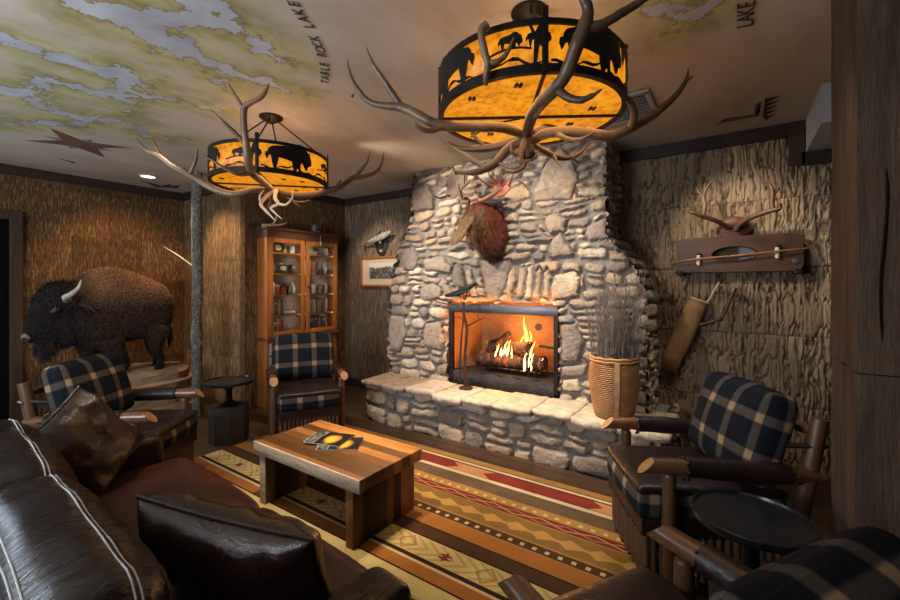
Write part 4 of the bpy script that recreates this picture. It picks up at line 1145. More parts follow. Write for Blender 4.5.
# ------------------------------------------------------------------ rug
def rug_mat():
    t = NT('striped_rug'); sep = t.n('ShaderNodeSeparateXYZ'); v = t.coord('Object'); t.l(v, sep.inputs[0])
    x, y = sep.outputs[0], sep.outputs[1]
    Y0, Y1 = 1.535, 3.055; nrm = lambda q_: (q_-Y0)/(Y1-Y0)
    tan, dk, cream, red, grey = (.235, .125, .040), (.026, .014, .009), (.42, .34, .21), (.150, .024, .018), (.090, .060, .040)
    gold, olive, orange, brown, pale = (.26, .145, .042), (.155, .092, .030), (.24, .098, .026), (.050, .026, .014), (.40, .32, .145)
    bands = [(1.535, (.33, .22, .12)), (1.55, pale), (1.652, dk), (1.664, orange), (1.741, cream), (1.757, dk), (1.788, pale), (1.940, dk), (1.952, brown), (2.040, dk), (2.052, orange), (2.165, tan), (2.180, brown),
             (2.243, tan), (2.262, olive), (2.440, tan), (2.455, (.11, .026, .018)), (2.535, gold), (2.612, tan), (2.620, grey), (2.748, dk), (2.757, cream), (2.795, dk), (2.806, red), (2.925, dk), (2.938, cream), (2.970, dk), (2.980, tan)]
    r = t.n('ShaderNodeValToRGB'); cr = r.color_ramp; cr.interpolation = 'CONSTANT'
    # a ramp holds 32 stops
    while len(cr.elements) < len(bands): cr.elements.new(.5)
    for e, (p, c) in zip(cr.elements, bands): e.position = nrm(p); e.color = (*c, 1)
    t.l(t.math('DIVIDE', t.math('SUBTRACT', y, Y0), Y1-Y0), r.inputs[0]); col = r.outputs[0]
    def inb(a, b): return t.math('MULTIPLY', t.math('GREATER_THAN', y, a), t.math('LESS_THAN', y, b))
    def frac(s_, p, ph=0): return t.math('FRACT', t.math('ADD', t.math('DIVIDE', s_, p), ph))
    def tri(s_, p, ph=0): return t.math('MULTIPLY', t.math('ABSOLUTE', t.math('SUBTRACT', frac(s_, p, ph), .5)), 2)   # 1 at cell edge, 0 mid
    # rows of dots
    for yc, c in ((2.212, cream), (2.572, cream)):
        fx = t.math('ABSOLUTE', t.math('SUBTRACT', frac(x, .075), .5)); fy = t.math('ABSOLUTE', t.math('SUBTRACT', y, yc))
        dot = t.math('MULTIPLY', t.math('LESS_THAN', fx, .17), t.math('LESS_THAN', fy, .0135))
        col = t.mix(t.math('MULTIPLY', dot, .85), col, c)
    # feather band: chevrons pointing along the stripe
    yy = t.math('ABSOLUTE', t.math('SUBTRACT', y, 2.352)); sk = t.math('ADD', x, t.math('MULTIPLY', yy, 2.2))
    fth = t.math('MULTIPLY', t.math('LESS_THAN', yy, t.math('MULTIPLY', frac(sk, .17), .050)), inb(2.29, 2.415))
    fth = t.math('MAXIMUM', fth, t.math('MULTIPLY', t.math('LESS_THAN', yy, .010), 1.0))
    col = t.mix(t.math('MULTIPLY', fth, .8), col, (.36, .205, .065))
    # zigzag band
    zz = t.math('ABSOLUTE', t.math('SUBTRACT', y, t.math('ADD', 2.470, t.math('MULTIPLY', tri(x, .34), .050))))
    col = t.mix(t.math('MULTIPLY', t.math('LESS_THAN', zz, .0055), .8), col, (.40, .20, .10))
    zz = t.math('ABSOLUTE', t.math('SUBTRACT', y, t.math('ADD', 2.470, t.math('MULTIPLY', tri(x, .34, .5), .050))))
    col = t.mix(t.math('MULTIPLY', t.math('LESS_THAN', zz, .0035), .7), col, (.40, .20, .10))
    # red band: pale stepped lozenges
    rr = t.math('ABSOLUTE', t.math('SUBTRACT', y, 2.866)); fx = t.math('ABSOLUTE', t.math('SUBTRACT', frac(x, 1.15, .03), .5))
    loz = t.math('MULTIPLY', t.math('LESS_THAN', t.math('ADD', t.math('MULTIPLY', fx, 1.0), t.math('MULTIPLY', rr, -1.2)), .10), inb(2.806, 2.925))
    col = t.mix(loz, col, (.34, .17, .085))
    # pale field: lozenge blocks with dark stars
    yc = t.math('SUBTRACT', y, 1.864); ya = t.math('ABSOLUTE', yc); infield = inb(1.792, 1.936)
    g = frac(t.math('ADD', x, t.math('MULTIPLY', ya, 1.6)), .085)
    col = t.mix(t.math('MULTIPLY', t.math('MULTIPLY', infield, t.math('LESS_THAN', g, .35)), .55), col, (.23, .135, .042))
    fx = t.math('MULTIPLY', t.math('ABSOLUTE', t.math('SUBTRACT', frac(x, .52, .02), .5)), .52)
    stard = t.math('MINIMUM', t.math('ADD', t.math('MULTIPLY', fx, 2.6), ya), t.math('ADD', fx, t.math('MULTIPLY', t.math('ABSOLUTE', t.math('SUBTRACT', ya, .012)), 2.8)))
    col = t.mix(t.math('MULTIPLY', infield, t.math('LESS_THAN', stard, .045)), col, (.13, .035, .020))
    fx2 = t.math('MULTIPLY', t.math('ABSOLUTE', t.math('SUBTRACT', frac(x, .52, .52), .5)), .52)
    bl = t.math('MULTIPLY', t.math('LESS_THAN', t.math('ABSOLUTE', t.math('SUBTRACT', t.math('ADD', fx2, ya), .058)), .011), infield)
    col = t.mix(t.math('MULTIPLY', bl, .6), col, (.20, .06, .03))
    # worn pile
    n1 = t.noise(v, 3, 4); n2 = t.noise(v, 160, 3)
    col = t.mix(1, col, t.ramp(n1, [(.3, .78), (.7, 1.15)]), 'MULTIPLY'); col = t.mix(1, col, t.ramp(n2, [(.3, .75), (.7, 1.15)]), 'MULTIPLY')
    t.bump(n2, .5, .004); return t.fin(col, .95, 0, .08)
rg = MB(); rg.box((-2.09, 2.295, .0065), (3.50, 1.52, .011), bevel=.004); o = rg.build('rug', rug_mat(), None, angle=60)
tag(o, 'striped gold red and brown woven rug under the coffee table', 'rug')
# ------------------------------------------------------------------ antler chandeliers
BISON2D = [(.0,.30),(.03,.20),(.05,.235),(.075,.30),(.10,.31),(.13,.28),(.15,.16),(.16,.0),(.205,.0),(.20,.12),(.215,.22),(.26,.27),(.36,.255),(.45,.235),(.52,.22),(.55,.12),(.55,.0),(.595,.0),(.60,.16),(.63,.20),
           (.65,.12),(.66,.0),(.70,.0),(.70,.20),(.74,.24),(.79,.13),(.83,.07),(.86,.10),(.88,.18),(.94,.20),(.97,.26),(.965,.34),(.93,.44),(.92,.52),(.89,.49),(.865,.53),(.82,.565),(.74,.64),(.66,.655),(.57,.62),(.46,.56),(.32,.545),(.18,.525),(.09,.49),(.055,.44),(.045,.38),(.01,.37)]
def curved_plate(mb, pts, R, zb, a0, thick=.004):
    """2D outline (s along the rim, z) wrapped on the drum"""
    t = bmesh.new(); vs = [t.verts.new((x, 0, z)) for x, z in pts]; f = t.faces.new(vs)
    bmesh.ops.triangulate(t, faces=[f])
    xs = [p[0] for p in pts]; x0, x1 = min(xs), max(xs)
    for x in np.arange(x0+.015, x1, .015):
        bmesh.ops.bisect_plane(t, geom=t.verts[:]+t.edges[:]+t.faces[:], plane_co=(x, 0, 0), plane_no=(1, 0, 0))
    r = bmesh.ops.extrude_face_region(t, geom=t.faces[:]); top = [g for g in r['geom'] if isinstance(g, bmesh.types.BMVert)]
    for v in top: v.co.y = thick
    for v in t.verts:
        a = a0+v.co.x/R; rr = R+v.co.y; v.co = Vector((rr*math.cos(a), rr*math.sin(a), zb+v.co.z))
    me = bpy.data.meshes.new('tmp'); t.to_mesh(me); t.free(); mb.bm.from_mesh(me); bpy.data.meshes.remove(me)
def amber(name, s):
    t = NT(name); v = t.coord('Object')
    f = t.noise(v, 5, 5, .65, .6); g = t.noise(v, 26, 5, .7)
    c = t.mix(.5, t.ramp(f, [(.28, (.36, .07, .001)), (.5, (.80, .25, .004)), (.72, (1, .42, .012))]), t.ramp(g, [(.36, (.14, .022, .001)), (.48, (.75, .24, .004)), (.66, (1, .46, .018))]))
    t.l(c, t.b.inputs['Emission Color']); t.b.inputs['Emission Strength'].default_value = s
    return t.fin((.12, .05, .008), .5)
M['amber'] = amber('mica_shade', 1.0)
def antler_mesh(parent, paths, m, seed=0, base_knob=False, world=True):
    """one antler: main beam first, then tines; each path = [(Vector, radius)]"""
    mb = MB()
    for i, path in enumerate(paths):
        pp = smooth_path(path, 7)
        mb.tube([p for p, r in pp], [max(.0012, r*(1+.07*mnoise.noise(p*38+Vector((seed, 0, 0))))) for p, r in pp], 12)
    mb.noise(.0016, 60, seed)
    return mb.build('antler', m, parent, world=world, angle=180)
def chandelier(label, cx, cy, zb, R, H, canopy_z, rods, spin):
    c = thing('antler_chandelier', label, 'chandelier', (cx, cy, zb), 0, 'antler drum chandeliers')
    zt = H
    MB().lathe([(R-.004, .006), (R, .006), (R, zt-.004), (R-.004, zt-.004)], 64).build('drum_shade', M['amber'], c, angle=180)
    MB().lathe([(0, .0), (R-.012, .0), (R-.012, .004), (0, .004)], 64).build('bottom_diffuser', M['amber'], c, angle=60)
    ring = MB(); ring.lathe([(R-.014, -.010), (R+.010, -.010), (R+.010, .022), (R-.014, .022), (R-.014, -.010)], 64)
    ring.build('bottom_ring', M['iron'], c, angle=50)
    ring = MB(); ring.lathe([(R-.006, zt-.016), (R+.010, zt-.016), (R+.010, zt+.006), (R-.006, zt+.006), (R-.006, zt-.016)], 64)
    ring.build('top_ring', M['iron'], c, angle=50)
    for k in range(4):
        a = spin+PI/2*k; b = MB(); b.box((R+.007, 0, zt/2+.02), (.010, .024, zt+.06), M=Matrix.Rotation(a, 4, 'Z'), bevel=.002)
        b.build('strap', M['iron'], c)
    for k in range(2):
        b = MB(); b.box((0, 0, -.008), (2*R-.01, .014, .010), M=Matrix.Rotation(spin+PI/2*k, 4, 'Z')); b.build('cross_bar', M['iron'], c)
    # cut-out metal scenes: bison, trees, rolling ground
    for k in range(4):
        a0 = spin+PI/2*k+.16
        b = MB(); s_ = .335
        curved_plate(b, [(p[0]*s_, p[1]/.655*(zt-.004)+.016) for p in (BISON2D if k % 2 else [(1-x, y) for x, y in BISON2D][::-1])], R+.006, 0, a0-.04)
        b.build('bison_cutout', M['iron'], c, angle=30)
        b = MB(); n = 30; L = (PI/2-.06)*R
        up = [(L*i/n-.11*R, .036+.014*math.sin(i*.5+k)+.008*math.sin(i*1.3)) for i in range(n+1)]
        dn = [(x, z-.008-.004*math.sin(i)) for i, (x, z) in enumerate(up)]
        curved_plate(b, up+dn[::-1], R+.006, 0, a0)
        up = [(L*.60+.17*i/8, .078+.016*math.sin(i*.35)) for i in range(9)]; curved_plate(b, up+[(x, z-.007) for x, z in up][::-1], R+.006, 0, a0)
        for q_ in range(2):
            o_ = .40+.105*q_; curved_plate(b, [(o_+p[0]*.098, .086+p[1]*.098) for p in BISON2D], R+.006, 0, a0+.05)
        b.build('ground_cutout', M['iron'], c, angle=30)
        b = MB(); x = -.105
        curved_plate(b, [(x-.006, .02), (x+.006, .02), (x+.004, .12), (x+.03, zt-.012), (x+.018, zt-.012), (x, .14), (x-.014, zt-.012), (x-.026, zt-.012), (x-.004, .12)], R+.006, 0, a0)
        b.build('tree_cutout', M['iron'], c, angle=30)
    # hoof prints and a bare branch laid on the bottom panel
    random.seed(3)
    for (x, y) in ((.12, .20), (.22, .10), (.16, -.16), (.27, -.08), (-.16, .24), (-.28, -.18), (.30, .16), (-.1, -.30)):
        b = MB()
        for s_ in (-1, 1): b.sphere((x+s_*.0085, y, -.001), (.009, .026, .003), u=8, v=6)
        bmesh.ops.rotate(b.bm, verts=b.bm.verts[:], cent=(0, 0, 0), matrix=Matrix.Rotation(TH, 3, 'Z'))
        b.build('hoof_print', M['iron'], c)
    b = MB()
    for pts in ([(-.36, .10), (-.25, .12), (-.14, .08), (-.04, .03)], [(-.25, .12), (-.22, .2), (-.26, .27)], [(-.14, .08), (-.12, .17), (-.05, .24)], [(-.3, .11), (-.34, .18)]):
        b.tube([Matrix.Rotation(TH, 3, 'Z') @ Vector((x, y, -.003)) for x, y in pts], .0045, 6)
    b.build('branch_cutout', M['iron'], c)
    # canopy and rods
    cz = CEIL-zb
    MB().lathe([(0, cz), (.085, cz), (.085, cz-.012), (.055, cz-.030), (.02, cz-.05), (0, cz-.05)], 28).build('canopy', M['iron'], c, angle=40)
    for k in range(4):
        a = spin+PI/2*k; p0 = Vector((.045*math.cos(a), .045*math.sin(a), cz-.03)); p1 = Vector(((R+.004)*math.cos(a), (R+.004)*math.sin(a), zt))
        b = MB(); b.tube([p0, p1], .006, 8)
        b.lathe([(0, -.012), (.012, 0), (0, .012)], 8, p0); b.build('rod', M['iron'], c)
    b = MB(); b.tube([(0, 0, 0), (0, 0, -.16)], .014, 10); b.lathe([(0, -.22), (.022, -.205), (.03, -.18), (.022, -.15), (.014, -.14)], 14)
    b.build('centre_stem', M['iron_warm'], c)
    return c
ch1 = chandelier('amber drum chandelier with antlers nearer the bison', -2.94, 1.864, 2.272, .412, .20, 0, 4, .796)
ch2 = chandelier('amber drum chandelier with antlers close to the chimney breast, larger in view', -.804, 1.837, 2.300, .418, .185, 0, 4, .55)
def light_in(ch, p):
    l = bpy.data.lights.new('lamp_bulbs', 'POINT'); l.energy = p; l.color = (1, .70, .40); l.shadow_soft_size = .10
    o = bpy.data.objects.new('lamp_bulbs', l); COL.objects.link(o); o.parent = ch; o.location = (0, 0, .13)
light_in(ch1, 3.0); light_in(ch2, 2.2)
for ch in (ch1, ch2):     # glow of the bottom panel on what stands below
    l = bpy.data.lights.new('lamp_downlight', 'AREA'); l.shape = 'DISK'; l.size = .75; l.energy = 4; l.color = (1, .62, .28)
    o = bpy.data.objects.new('lamp_downlight', l); COL.objects.link(o); o.parent = ch; o.location = (0, 0, -.016)

def px_antler(ch, paths, m, seed):
    out = []
    for path in paths: out.append([(P(x, y, d), r) for x, y, d, r in path])
    return antler_mesh(ch, out, m, seed)
# near chandelier
px_antler(ch2, [[(527,136,2.03,.022),(505,128,1.93,.023),(480,127,1.88,.023),(440,125,1.86,.023),(412,112,1.88,.022),(399,107,1.89,.021),(385,106,1.90,.016),(370,102,1.91,.013),(359,91,1.92,.012),(351,77,1.92,.010),(347,60,1.92,.002)],
    [(402,108,1.89,.015),(385,82,1.88,.014),(374,66,1.87,.010),(366,47,1.86,.002)],
    [(445,126,1.86,.015),(430,131,1.83,.012),(418,127,1.81,.009),(415,121,1.80,.002)], [(352,97,1.92,.008),(354,94,1.92,.001)]], M['antler'], 1)
px_antler(ch2, [[(530,140,2.03,.020),(514,145,2.02,.022),(506,151,2.02,.022),(494,164,2.02,.021),(480,171,2.02,.018),(466,173,2.03,.012),(452,171,2.03,.002)],
    [(486,168,2.02,.013),(470,158,2.05,.010),(455,149,2.08,.008),(438,139,2.12,.002)], [(497,162,2.02,.010),(512,168,1.98,.008),(522,165,1.96,.002)]], M['antler'], 2)
px_antler(ch2, [[(531,138,2.05,.022),(515,141,2.10,.023),(495,147,2.15,.022),(475,149,2.20,.019),(460,148,2.24,.012),(448,142,2.28,.002)], [(488,148,2.17,.010),(478,140,2.18,.009),(472,132,2.18,.012)]], M['antler_dk'], 3)
px_antler(ch2, [[(526,138,2.03,.024),(531,118,1.80,.026),(541,103,1.66,.026),(556,88,1.57,.026),(566,74,1.52,.025),(577,45,1.47,.025),(585,26,1.45,.026),(588,10,1.44,.019),(583,-4,1.43,.017),(578,-30,1.42,.010)],
    [(585,28,1.45,.018),(603,24,1.44,.016),(620,14,1.43,.015),(640,2,1.42,.013),(665,-16,1.42,.006)],
    [(557,88,1.57,.018),(567,97,1.53,.015),(580,100,1.50,.013),(592,96,1.48,.009),(602,89,1.46,.002)]], M['antler_dk'], 4)
px_antler(ch2, [[(531,142,2.03,.022),(545,134,1.98,.024),(562,132,1.94,.025),(585,133,1.92,.025),(610,136,1.92,.025),(630,128,1.93,.023),(650,117,1.95,.021),(668,103,1.97,.017),(680,90,1.98,.013),(687,78,1.99,.009),(688,69,1.99,.002)],
    [(684,83,1.98,.009),(693,76,1.98,.002)], [(628,130,1.93,.018),(634,118,1.88,.016),(632,105,1.83,.015),(625,97,1.79,.014),(619,88,1.76,.015),(618,70,1.74,.017),(620,56,1.73,.020),(622,47,1.73,.026)],
    [(556,133,1.95,.014),(570,140,1.86,.012),(582,139,1.80,.009),(595,132,1.77,.002)]], M['antler'], 5)
px_antler(ch2, [[(530,143,2.03,.018),(545,152,2.10,.018),(560,158,2.15,.015),(575,156,2.18,.011),(590,144,2.2,.002)], [(553,155,2.12,.010),(556,160,2.08,.008),(559,165,2.06,.002)], [(572,157,2.17,.008),(578,162,2.18,.006),(580,156,2.20,.002)]], M['antler'], 6)
px_antler(ch2, [[(528,130,2.0,.018),(524,146,1.98,.020),(520,158,1.97,.019),(524,165,1.97,.014),(515,172,1.97,.008),(500,171,1.97,.002)], [(521,156,1.97,.012),(512,152,1.95,.010),(512,142,1.94,.002)], [(523,162,1.97,.010),(534,158,1.96,.008),(538,150,1.96,.002)]], M['antler'], 7)
px_antler(ch2, [[(486,84,1.62,.009),(486,76,1.585,.012),(488,64,1.57,.014),(485,54,1.565,.015),(482,39,1.56,.014),(482,30,1.56,.016),(487,25,1.56,.018)], [(487,62,1.57,.011),(496,62,1.56,.011),(503,58,1.555,.010),(509,49,1.55,.008),(514,37,1.55,.002)]], M['antler'], 8)
px_antler(ch2, [[(532,134,2.03,.020),(550,127,2.1,.021),(570,128,2.2,.018),(590,131,2.28,.014),(606,122,2.33,.002)], [(560,127,2.14,.012),(572,120,2.15,.010),(580,108,2.16,.002)]], M['antler_dk'], 9)
# far chandelier
px_antler(ch1, [[(272,192,3.18,.022),(255,190,3.0,.023),(235,194,2.95,.023),(222,192,2.95,.023),(212,188,2.95,.024),(200,181,2.96,.023),(188,174,2.97,.022),(173,166,2.98,.021),(160,156,3.0,.020),(150,152,3.0,.015),(143,147,3.01,.012),(136,138,3.02,.002)],
    [(161,157,3.0,.013),(156,147,2.99,.009),(153,138,2.98,.002)], [(189,175,2.97,.016),(195,162,2.95,.013),(198,149,2.93,.002)]], M['antler'], 11)
px_antler(ch1, [[(272,190,3.18,.022),(262,181,2.90,.025),(252,173,2.70,.025),(248,160,2.62,.024),(246,143,2.58,.022),(244,127,2.56,.021),(244,109,2.54,.021),(250,103,2.53,.015),(260,98,2.53,.015),(266,91,2.53,.011),(269,83.5,2.53,.002)],
    [(244,110,2.54,.014),(238,100,2.53,.012),(233,92,2.53,.009),(228,83,2.53,.002)], [(245,144,2.58,.015),(234,132,2.54,.013),(222,121,2.5,.011),(210,109,2.48,.002)],
    [(252,173,2.70,.016),(241,174,2.62,.014),(232,172,2.58,.012),(218,164,2.54,.008),(205,156,2.52,.002)]], M['antler'], 12)
px_antler(ch1, [[(274,190,3.2,.022),(290,195,3.25,.024),(310,195,3.28,.024),(327,191,3.30,.024),(341,187,3.32,.024),(353,178,3.34,.024),(362,177,3.35,.018),(372,174,3.36,.016),(378,170,3.37,.014),(382,162,3.38,.009),(384,151,3.38,.002)],
    [(352,180,3.34,.018),(361,170,3.34,.015),(367,162,3.34,.010),(370,152,3.34,.002)], [(377,171,3.37,.010),(383,173,3.36,.008),(388,172,3.35,.002)], [(335,190,3.31,.012),(339,184,3.26,.010),(341,180,3.24,.008)]], M['antler_dk'], 13)
px_antler(ch1, [[(273,190,3.15,.018),(266,197,3.08,.015),(261,204,3.06,.012),(266,211,3.05,.010),(276,221,3.04,.003)], [(261,203,3.06,.010),(260,196,3.03,.008),(264,190,3.0,.002)]], M['bone'], 14)
px_antler(ch1, [[(276,190,3.12,.016),(275,198,3.08,.014),(278,204,3.07,.012),(271,208,3.06,.009),(276,214,3.05,.007),(282,219,3.04,.002)], [(277,203,3.07,.010),(285,205,3.05,.009),(292,199,3.04,.008),(293,190,3.03,.002)]], M['bone'], 15)
px_antler(ch1, [[(276,192,3.2,.018),(288,200,3.3,.017),(300,203,3.36,.014),(310,200,3.4,.002)], [(292,201,3.32,.008),(300,207,3.3,.002)]], M['antler_dk'], 16)

# recessed can light and the ceiling register
rl = onZ(148, 176, CEIL)
r_ = thing('recessed_light', 'small round recessed light glowing in the ceiling above the bison', 'ceiling light', (rl.x, rl.y, CEIL))
MB().lathe([(.075, -.001), (.098, -.001), (.098, -.008), (.075, -.012), (.075, -.001)], 32).build('trim_ring', M['white_paint'], r_)
MB().lathe([(0, -.004), (.076, -.004), (.076, -.001), (0, -.001)], 32).build('lens', emis('warm_lens', (1, .86, .62), 3.0), r_)
va, vb, vc = onZ(650, 84, CEIL), onZ(661, 118, CEIL), onZ(597, 104, CEIL)
vt = thing('ceiling_vent', 'pale square ceiling vent with slats behind the near chandelier', 'vent', (-.77, 3.235, CEIL-.001))
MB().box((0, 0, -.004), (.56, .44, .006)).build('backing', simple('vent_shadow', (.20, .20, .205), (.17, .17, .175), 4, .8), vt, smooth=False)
b = MB()
for sx in (-1, 1): b.box((sx*.285, 0, -.012), (.035, .50, .02), bevel=.004); b.box((0, sx*.235, -.012), (.60, .035, .02), bevel=.004)
b.build('frame', M['vent'], vt)
b = MB()
for i in range(11): b.box((0, -.20+i*.04, -.012), (.54, .026, .004), rot=(.6, 0, 0))
b.build('slats', M['vent'], vt, smooth=False)
# ------------------------------------------------------------------ bison on its rock
def fur_mesh(name, src, parent, count, length, width, colfn, seed, m, droop=.4, filt=None):
    """short tapered locks lying on a skin"""
    random.seed(seed); me = src.data
    me.calc_loop_triangles(); tris = me.loop_triangles; ar = np.array([t.area for t in tris]); cum = np.cumsum(ar); tot = cum[-1]
    V = []; F = []; C = []
    vs = me.vertices
    for _ in range(count):
        t = tris[int(np.searchsorted(cum, random.random()*tot))]
        a, b = random.random(), random.random()
        if a+b > 1: a, b = 1-a, 1-b
        p0, p1, p2 = (vs[i].co for i in t.vertices); p = p0+(p1-p0)*a+(p2-p0)*b; n = t.normal
        L, bend, cl = colfn(p, n)
        if L <= 0: continue
        L *= length*random.uniform(.6, 1.25)
        d = (n*.55+Vector(bend)+Vector((random.uniform(-.35, .35), random.uniform(-.35, .35), random.uniform(-.35, .35)))).normalized()
        sd = d.cross(n); sd = sd.normalized() if sd.length > 1e-4 else Vector((1, 0, 0))
        wv_ = sd*width*random.uniform(.6, 1.3); mid = p+d*L*.55+n*L*.08; tip = p+d*L+Vector((0, 0, -droop*L*.5))
        i = len(V); V += [p-wv_-n*.002, p+wv_-n*.002, mid+wv_*.7, mid-wv_*.7, tip]
        F += [(i, i+1, i+2, i+3), (i+3, i+2, i+4)]
        k = random.uniform(.65, 1.3); c = (cl[0]*k, cl[1]*k, cl[2]*k, 1); C += c*5
    mm = bpy.data.meshes.new(name); mm.from_pydata(V, [], F)
    at = mm.attributes.new('tint', 'FLOAT_COLOR', 'POINT'); at.data.foreach_set('color', C)
    mm.materials.append(m); return link(name, mm, parent, True, 180)
t = NT('fur'); a = t.attr('tint'); M['fur'] = t.fin(a.outputs['Color'], .75, 0, .25)
t = NT('hide'); a = t.attr('tint'); v = t.coord('Object'); t.bump(t.noise(v, 60, 5, .7), .8, .02)
M['hide'] = t.fin(t.mix(1, a.outputs['Color'], t.ramp(t.noise(v, 30, 4), [(.3, .6), (.7, 1.2)]), 'MULTIPLY'), .9, 0, .1)
def paint(o, fn):
    at = o.data.attributes.new('tint', 'FLOAT_COLOR', 'POINT'); c = []
    for v in o.data.vertices: c += (*fn(v.co), 1)
    at.data.foreach_set('color', c)

BX = -5.60
bi = thing('bison', 'dark brown mounted bison with pale curved horns standing on the rock', 'bison', (BX, 1.50, .53))
def Q(x, y, X=BX): return onX(x, y, X)-Vector(bi.location)     # local point seen at a pixel in the plane of the flank
# axial sections in the side view: (top px, bottom px, half width)
mb = MB()
secs = [((171,300),(170,322),.05),((167,290),(166,328),.11),((159,283),(158,332),.15),((148,278),(147,336),.17),((134,273),(134,339),.19),((120,269),(121,342),.205),((106,267),(108,346),.22),((93,269),(97,350),.22),((82,274),(88,350),.21),((72,282),(80,346),.19),((64,288),(72,338),.15)]
rings = []
for tp, bt, hw in secs:
    a, c = Q(*tp), Q(*bt); rings.append(((a+c)/2, (hw, 0, 0), (a-c)/2))
mb.ell(rings, 28)
# head: heavy, low, woolly
hd = [((80,286),(84,334),.15),((66,281),(74,342),.17),((54,281),(62,346),.17),((44,285),(50,346),.155),((36,293),(41,344),.125),((30,305),(35,341),.10),((26,321),(32,342),.08),((24,330),(29,343),.062)]
rings = []
for tp, bt, hw in hd:
    a, c = Q(*tp), Q(*bt); rings.append(((a+c)/2, (hw, 0, 0), (a-c)/2))
mb.ell(rings, 24)
# beard
mb.tube([Q(46,340), Q(43,352), Q(41,362)], [(.085), (.06), (.012)], 12)
# legs
def leg(top, mid, low, foot, xo, r):
    o_ = Vector((xo, 0, 0)); path = smooth_path([(Q(*top)+o_, r[0]), (Q(*mid)+o_, r[1]), (Q(*low)+o_, r[2]), (Q(*foot)+o_, r[3])], 6)
    mb.tube([p for p, q in path], [q for p, q in path], 12)
leg((104,340),(107,358),(109,372),(108,386), .16, (.11,.070,.042,.042)); leg((92,340),(94,358),(95,374),(94,386), -.14, (.11,.070,.042,.042))
leg((156,325),(150,346),(156,358),(152,371), .13, (.12,.065,.040,.040)); leg((160,325),(156,346),(162,358),(158,370), -.12, (.12,.065,.040,.040))
# shaggy front pantaloons
mb.tube([Q(105,340)+Vector((.14,0,0)), Q(113,358)+Vector((.16,0,0)), Q(121,366)+Vector((.16,0,0))], [.12, .085, .04], 12)
n_ = fuse(mb, .016, 4); n_.noise(.010, 14, 3)
def bis_col(p):
    y = p.y   # local: head towards -y
    front = max(0, min(1, (-.02-y)/.22)); top = max(0, min(1, (p.z-.62)/.35))
    hump = max(0, min(1, (p.z-.72)/.22))
    rump = max(0, min(1, (y+.05)/.3))
    base = Vector((.034, .020, .013)).lerp(Vector((.19, .10, .048)), hump**1.4*.95*(1-front)).lerp(Vector((.07, .038, .02)), rump*.5*top)
    low = max(0, min(1, (.38-p.z)/.2))
    base = base.lerp(Vector((.014, .010, .008)), low)
    return base.lerp(Vector((.014, .011, .012)), front)
body = n_.build('body', M['hide'], bi, angle=180); paint(body, bis_col)
def bis_fur(p, n):
    front = max(0, min(1, (-.02-p.y)/.22)); low = p.z < .36
    c = bis_col(p)
    muzzle = p.y < Q(30, 335).y and p.z < Q(30, 322).z
    face = p.y < Q(58, 300).y and p.z < Q(50, 303).z and p.z > Q(40, 343).z
    L = 0 if muzzle else .30 if face else (.50+.55*front)*(1.3 if low and front else 1)*(.6 if low and not front else 1)
    return L, (0, .35, -.45), (c[0]*1.35, c[1]*1.35, c[2]*1.35)
fur_mesh('fur', body, bi, 42000, .046, .0030, bis_fur, 2, M['fur'])
horn_m = simple('horn', (.42, .40, .38), (.25, .23, .21), 10, .4)
for sx in (1, -1):
    o_ = Vector((sx*.17, 0, 0)); path = smooth_path([(Q(63,300)+o_*.95, .032), (Q(58,297)+o_*1.5, .030), (Q(62,294)+o_*1.72, .026), (Q(69,288)+o_*1.7, .017), (Q(73,280)+o_*1.55, .005)], 6)
    MB().tube([p for p, q in path], [q for p, q in path], 12).build('horn', horn_m, bi, angle=180)
    MB().sphere(Q(50,311)+Vector((sx*.192, 0, 0)), (.012, .018, .016)).build('eye', M['black'], bi)
    b = MB(); b.tube([Q(54,309)+Vector((sx*.182,0,0)), Q(50,308)+Vector((sx*.196,0,0)), Q(46,312)+Vector((sx*.180,0,0))], [.012, .016, .010], 8); b.build('eyelid', simple('pale_lid', (.07, .045, .032), (.045, .03, .02), 20, .8), bi)
    path = [(Q(74,304)+Vector((sx*.18,0,0)), (.028,.012)), (Q(78,306)+Vector((sx*.24,.02,0)), (.04,.016)), (Q(82,310)+Vector((sx*.27,.05,-.02)), (.006,.004))]
    MB().tube([p for p, q in path], [q for p, q in path], 10).build('ear', simple('ear_hide', (.03, .02, .014), (.018, .012, .009), 30, .9), bi)
b = MB(); c0 = Q(27, 337)
b.sphere(c0, (.066, .045, .040)); b.build('nose', simple('nose_skin', (.20, .15, .125), (.11, .08, .065), 20, .5), bi)
for sx in (1, -1): MB().sphere(c0+Vector((sx*.040, -.022, -.006)), (.020, .020, .014)).build('nostril', M['black'], bi)
b = MB(); path = smooth_path([(Q(167,298), .018), (Q(171,312), .016), (Q(169,326), .012), (Q(170,338), .03), (Q(169,348), .003)], 5)
b.tube([p for p, q in path], [q for p, q in path], 8, jit=.008); b.build('tail', simple('tail_hair', (.03, .02, .015), (.015, .01, .008), 30, .9), bi)

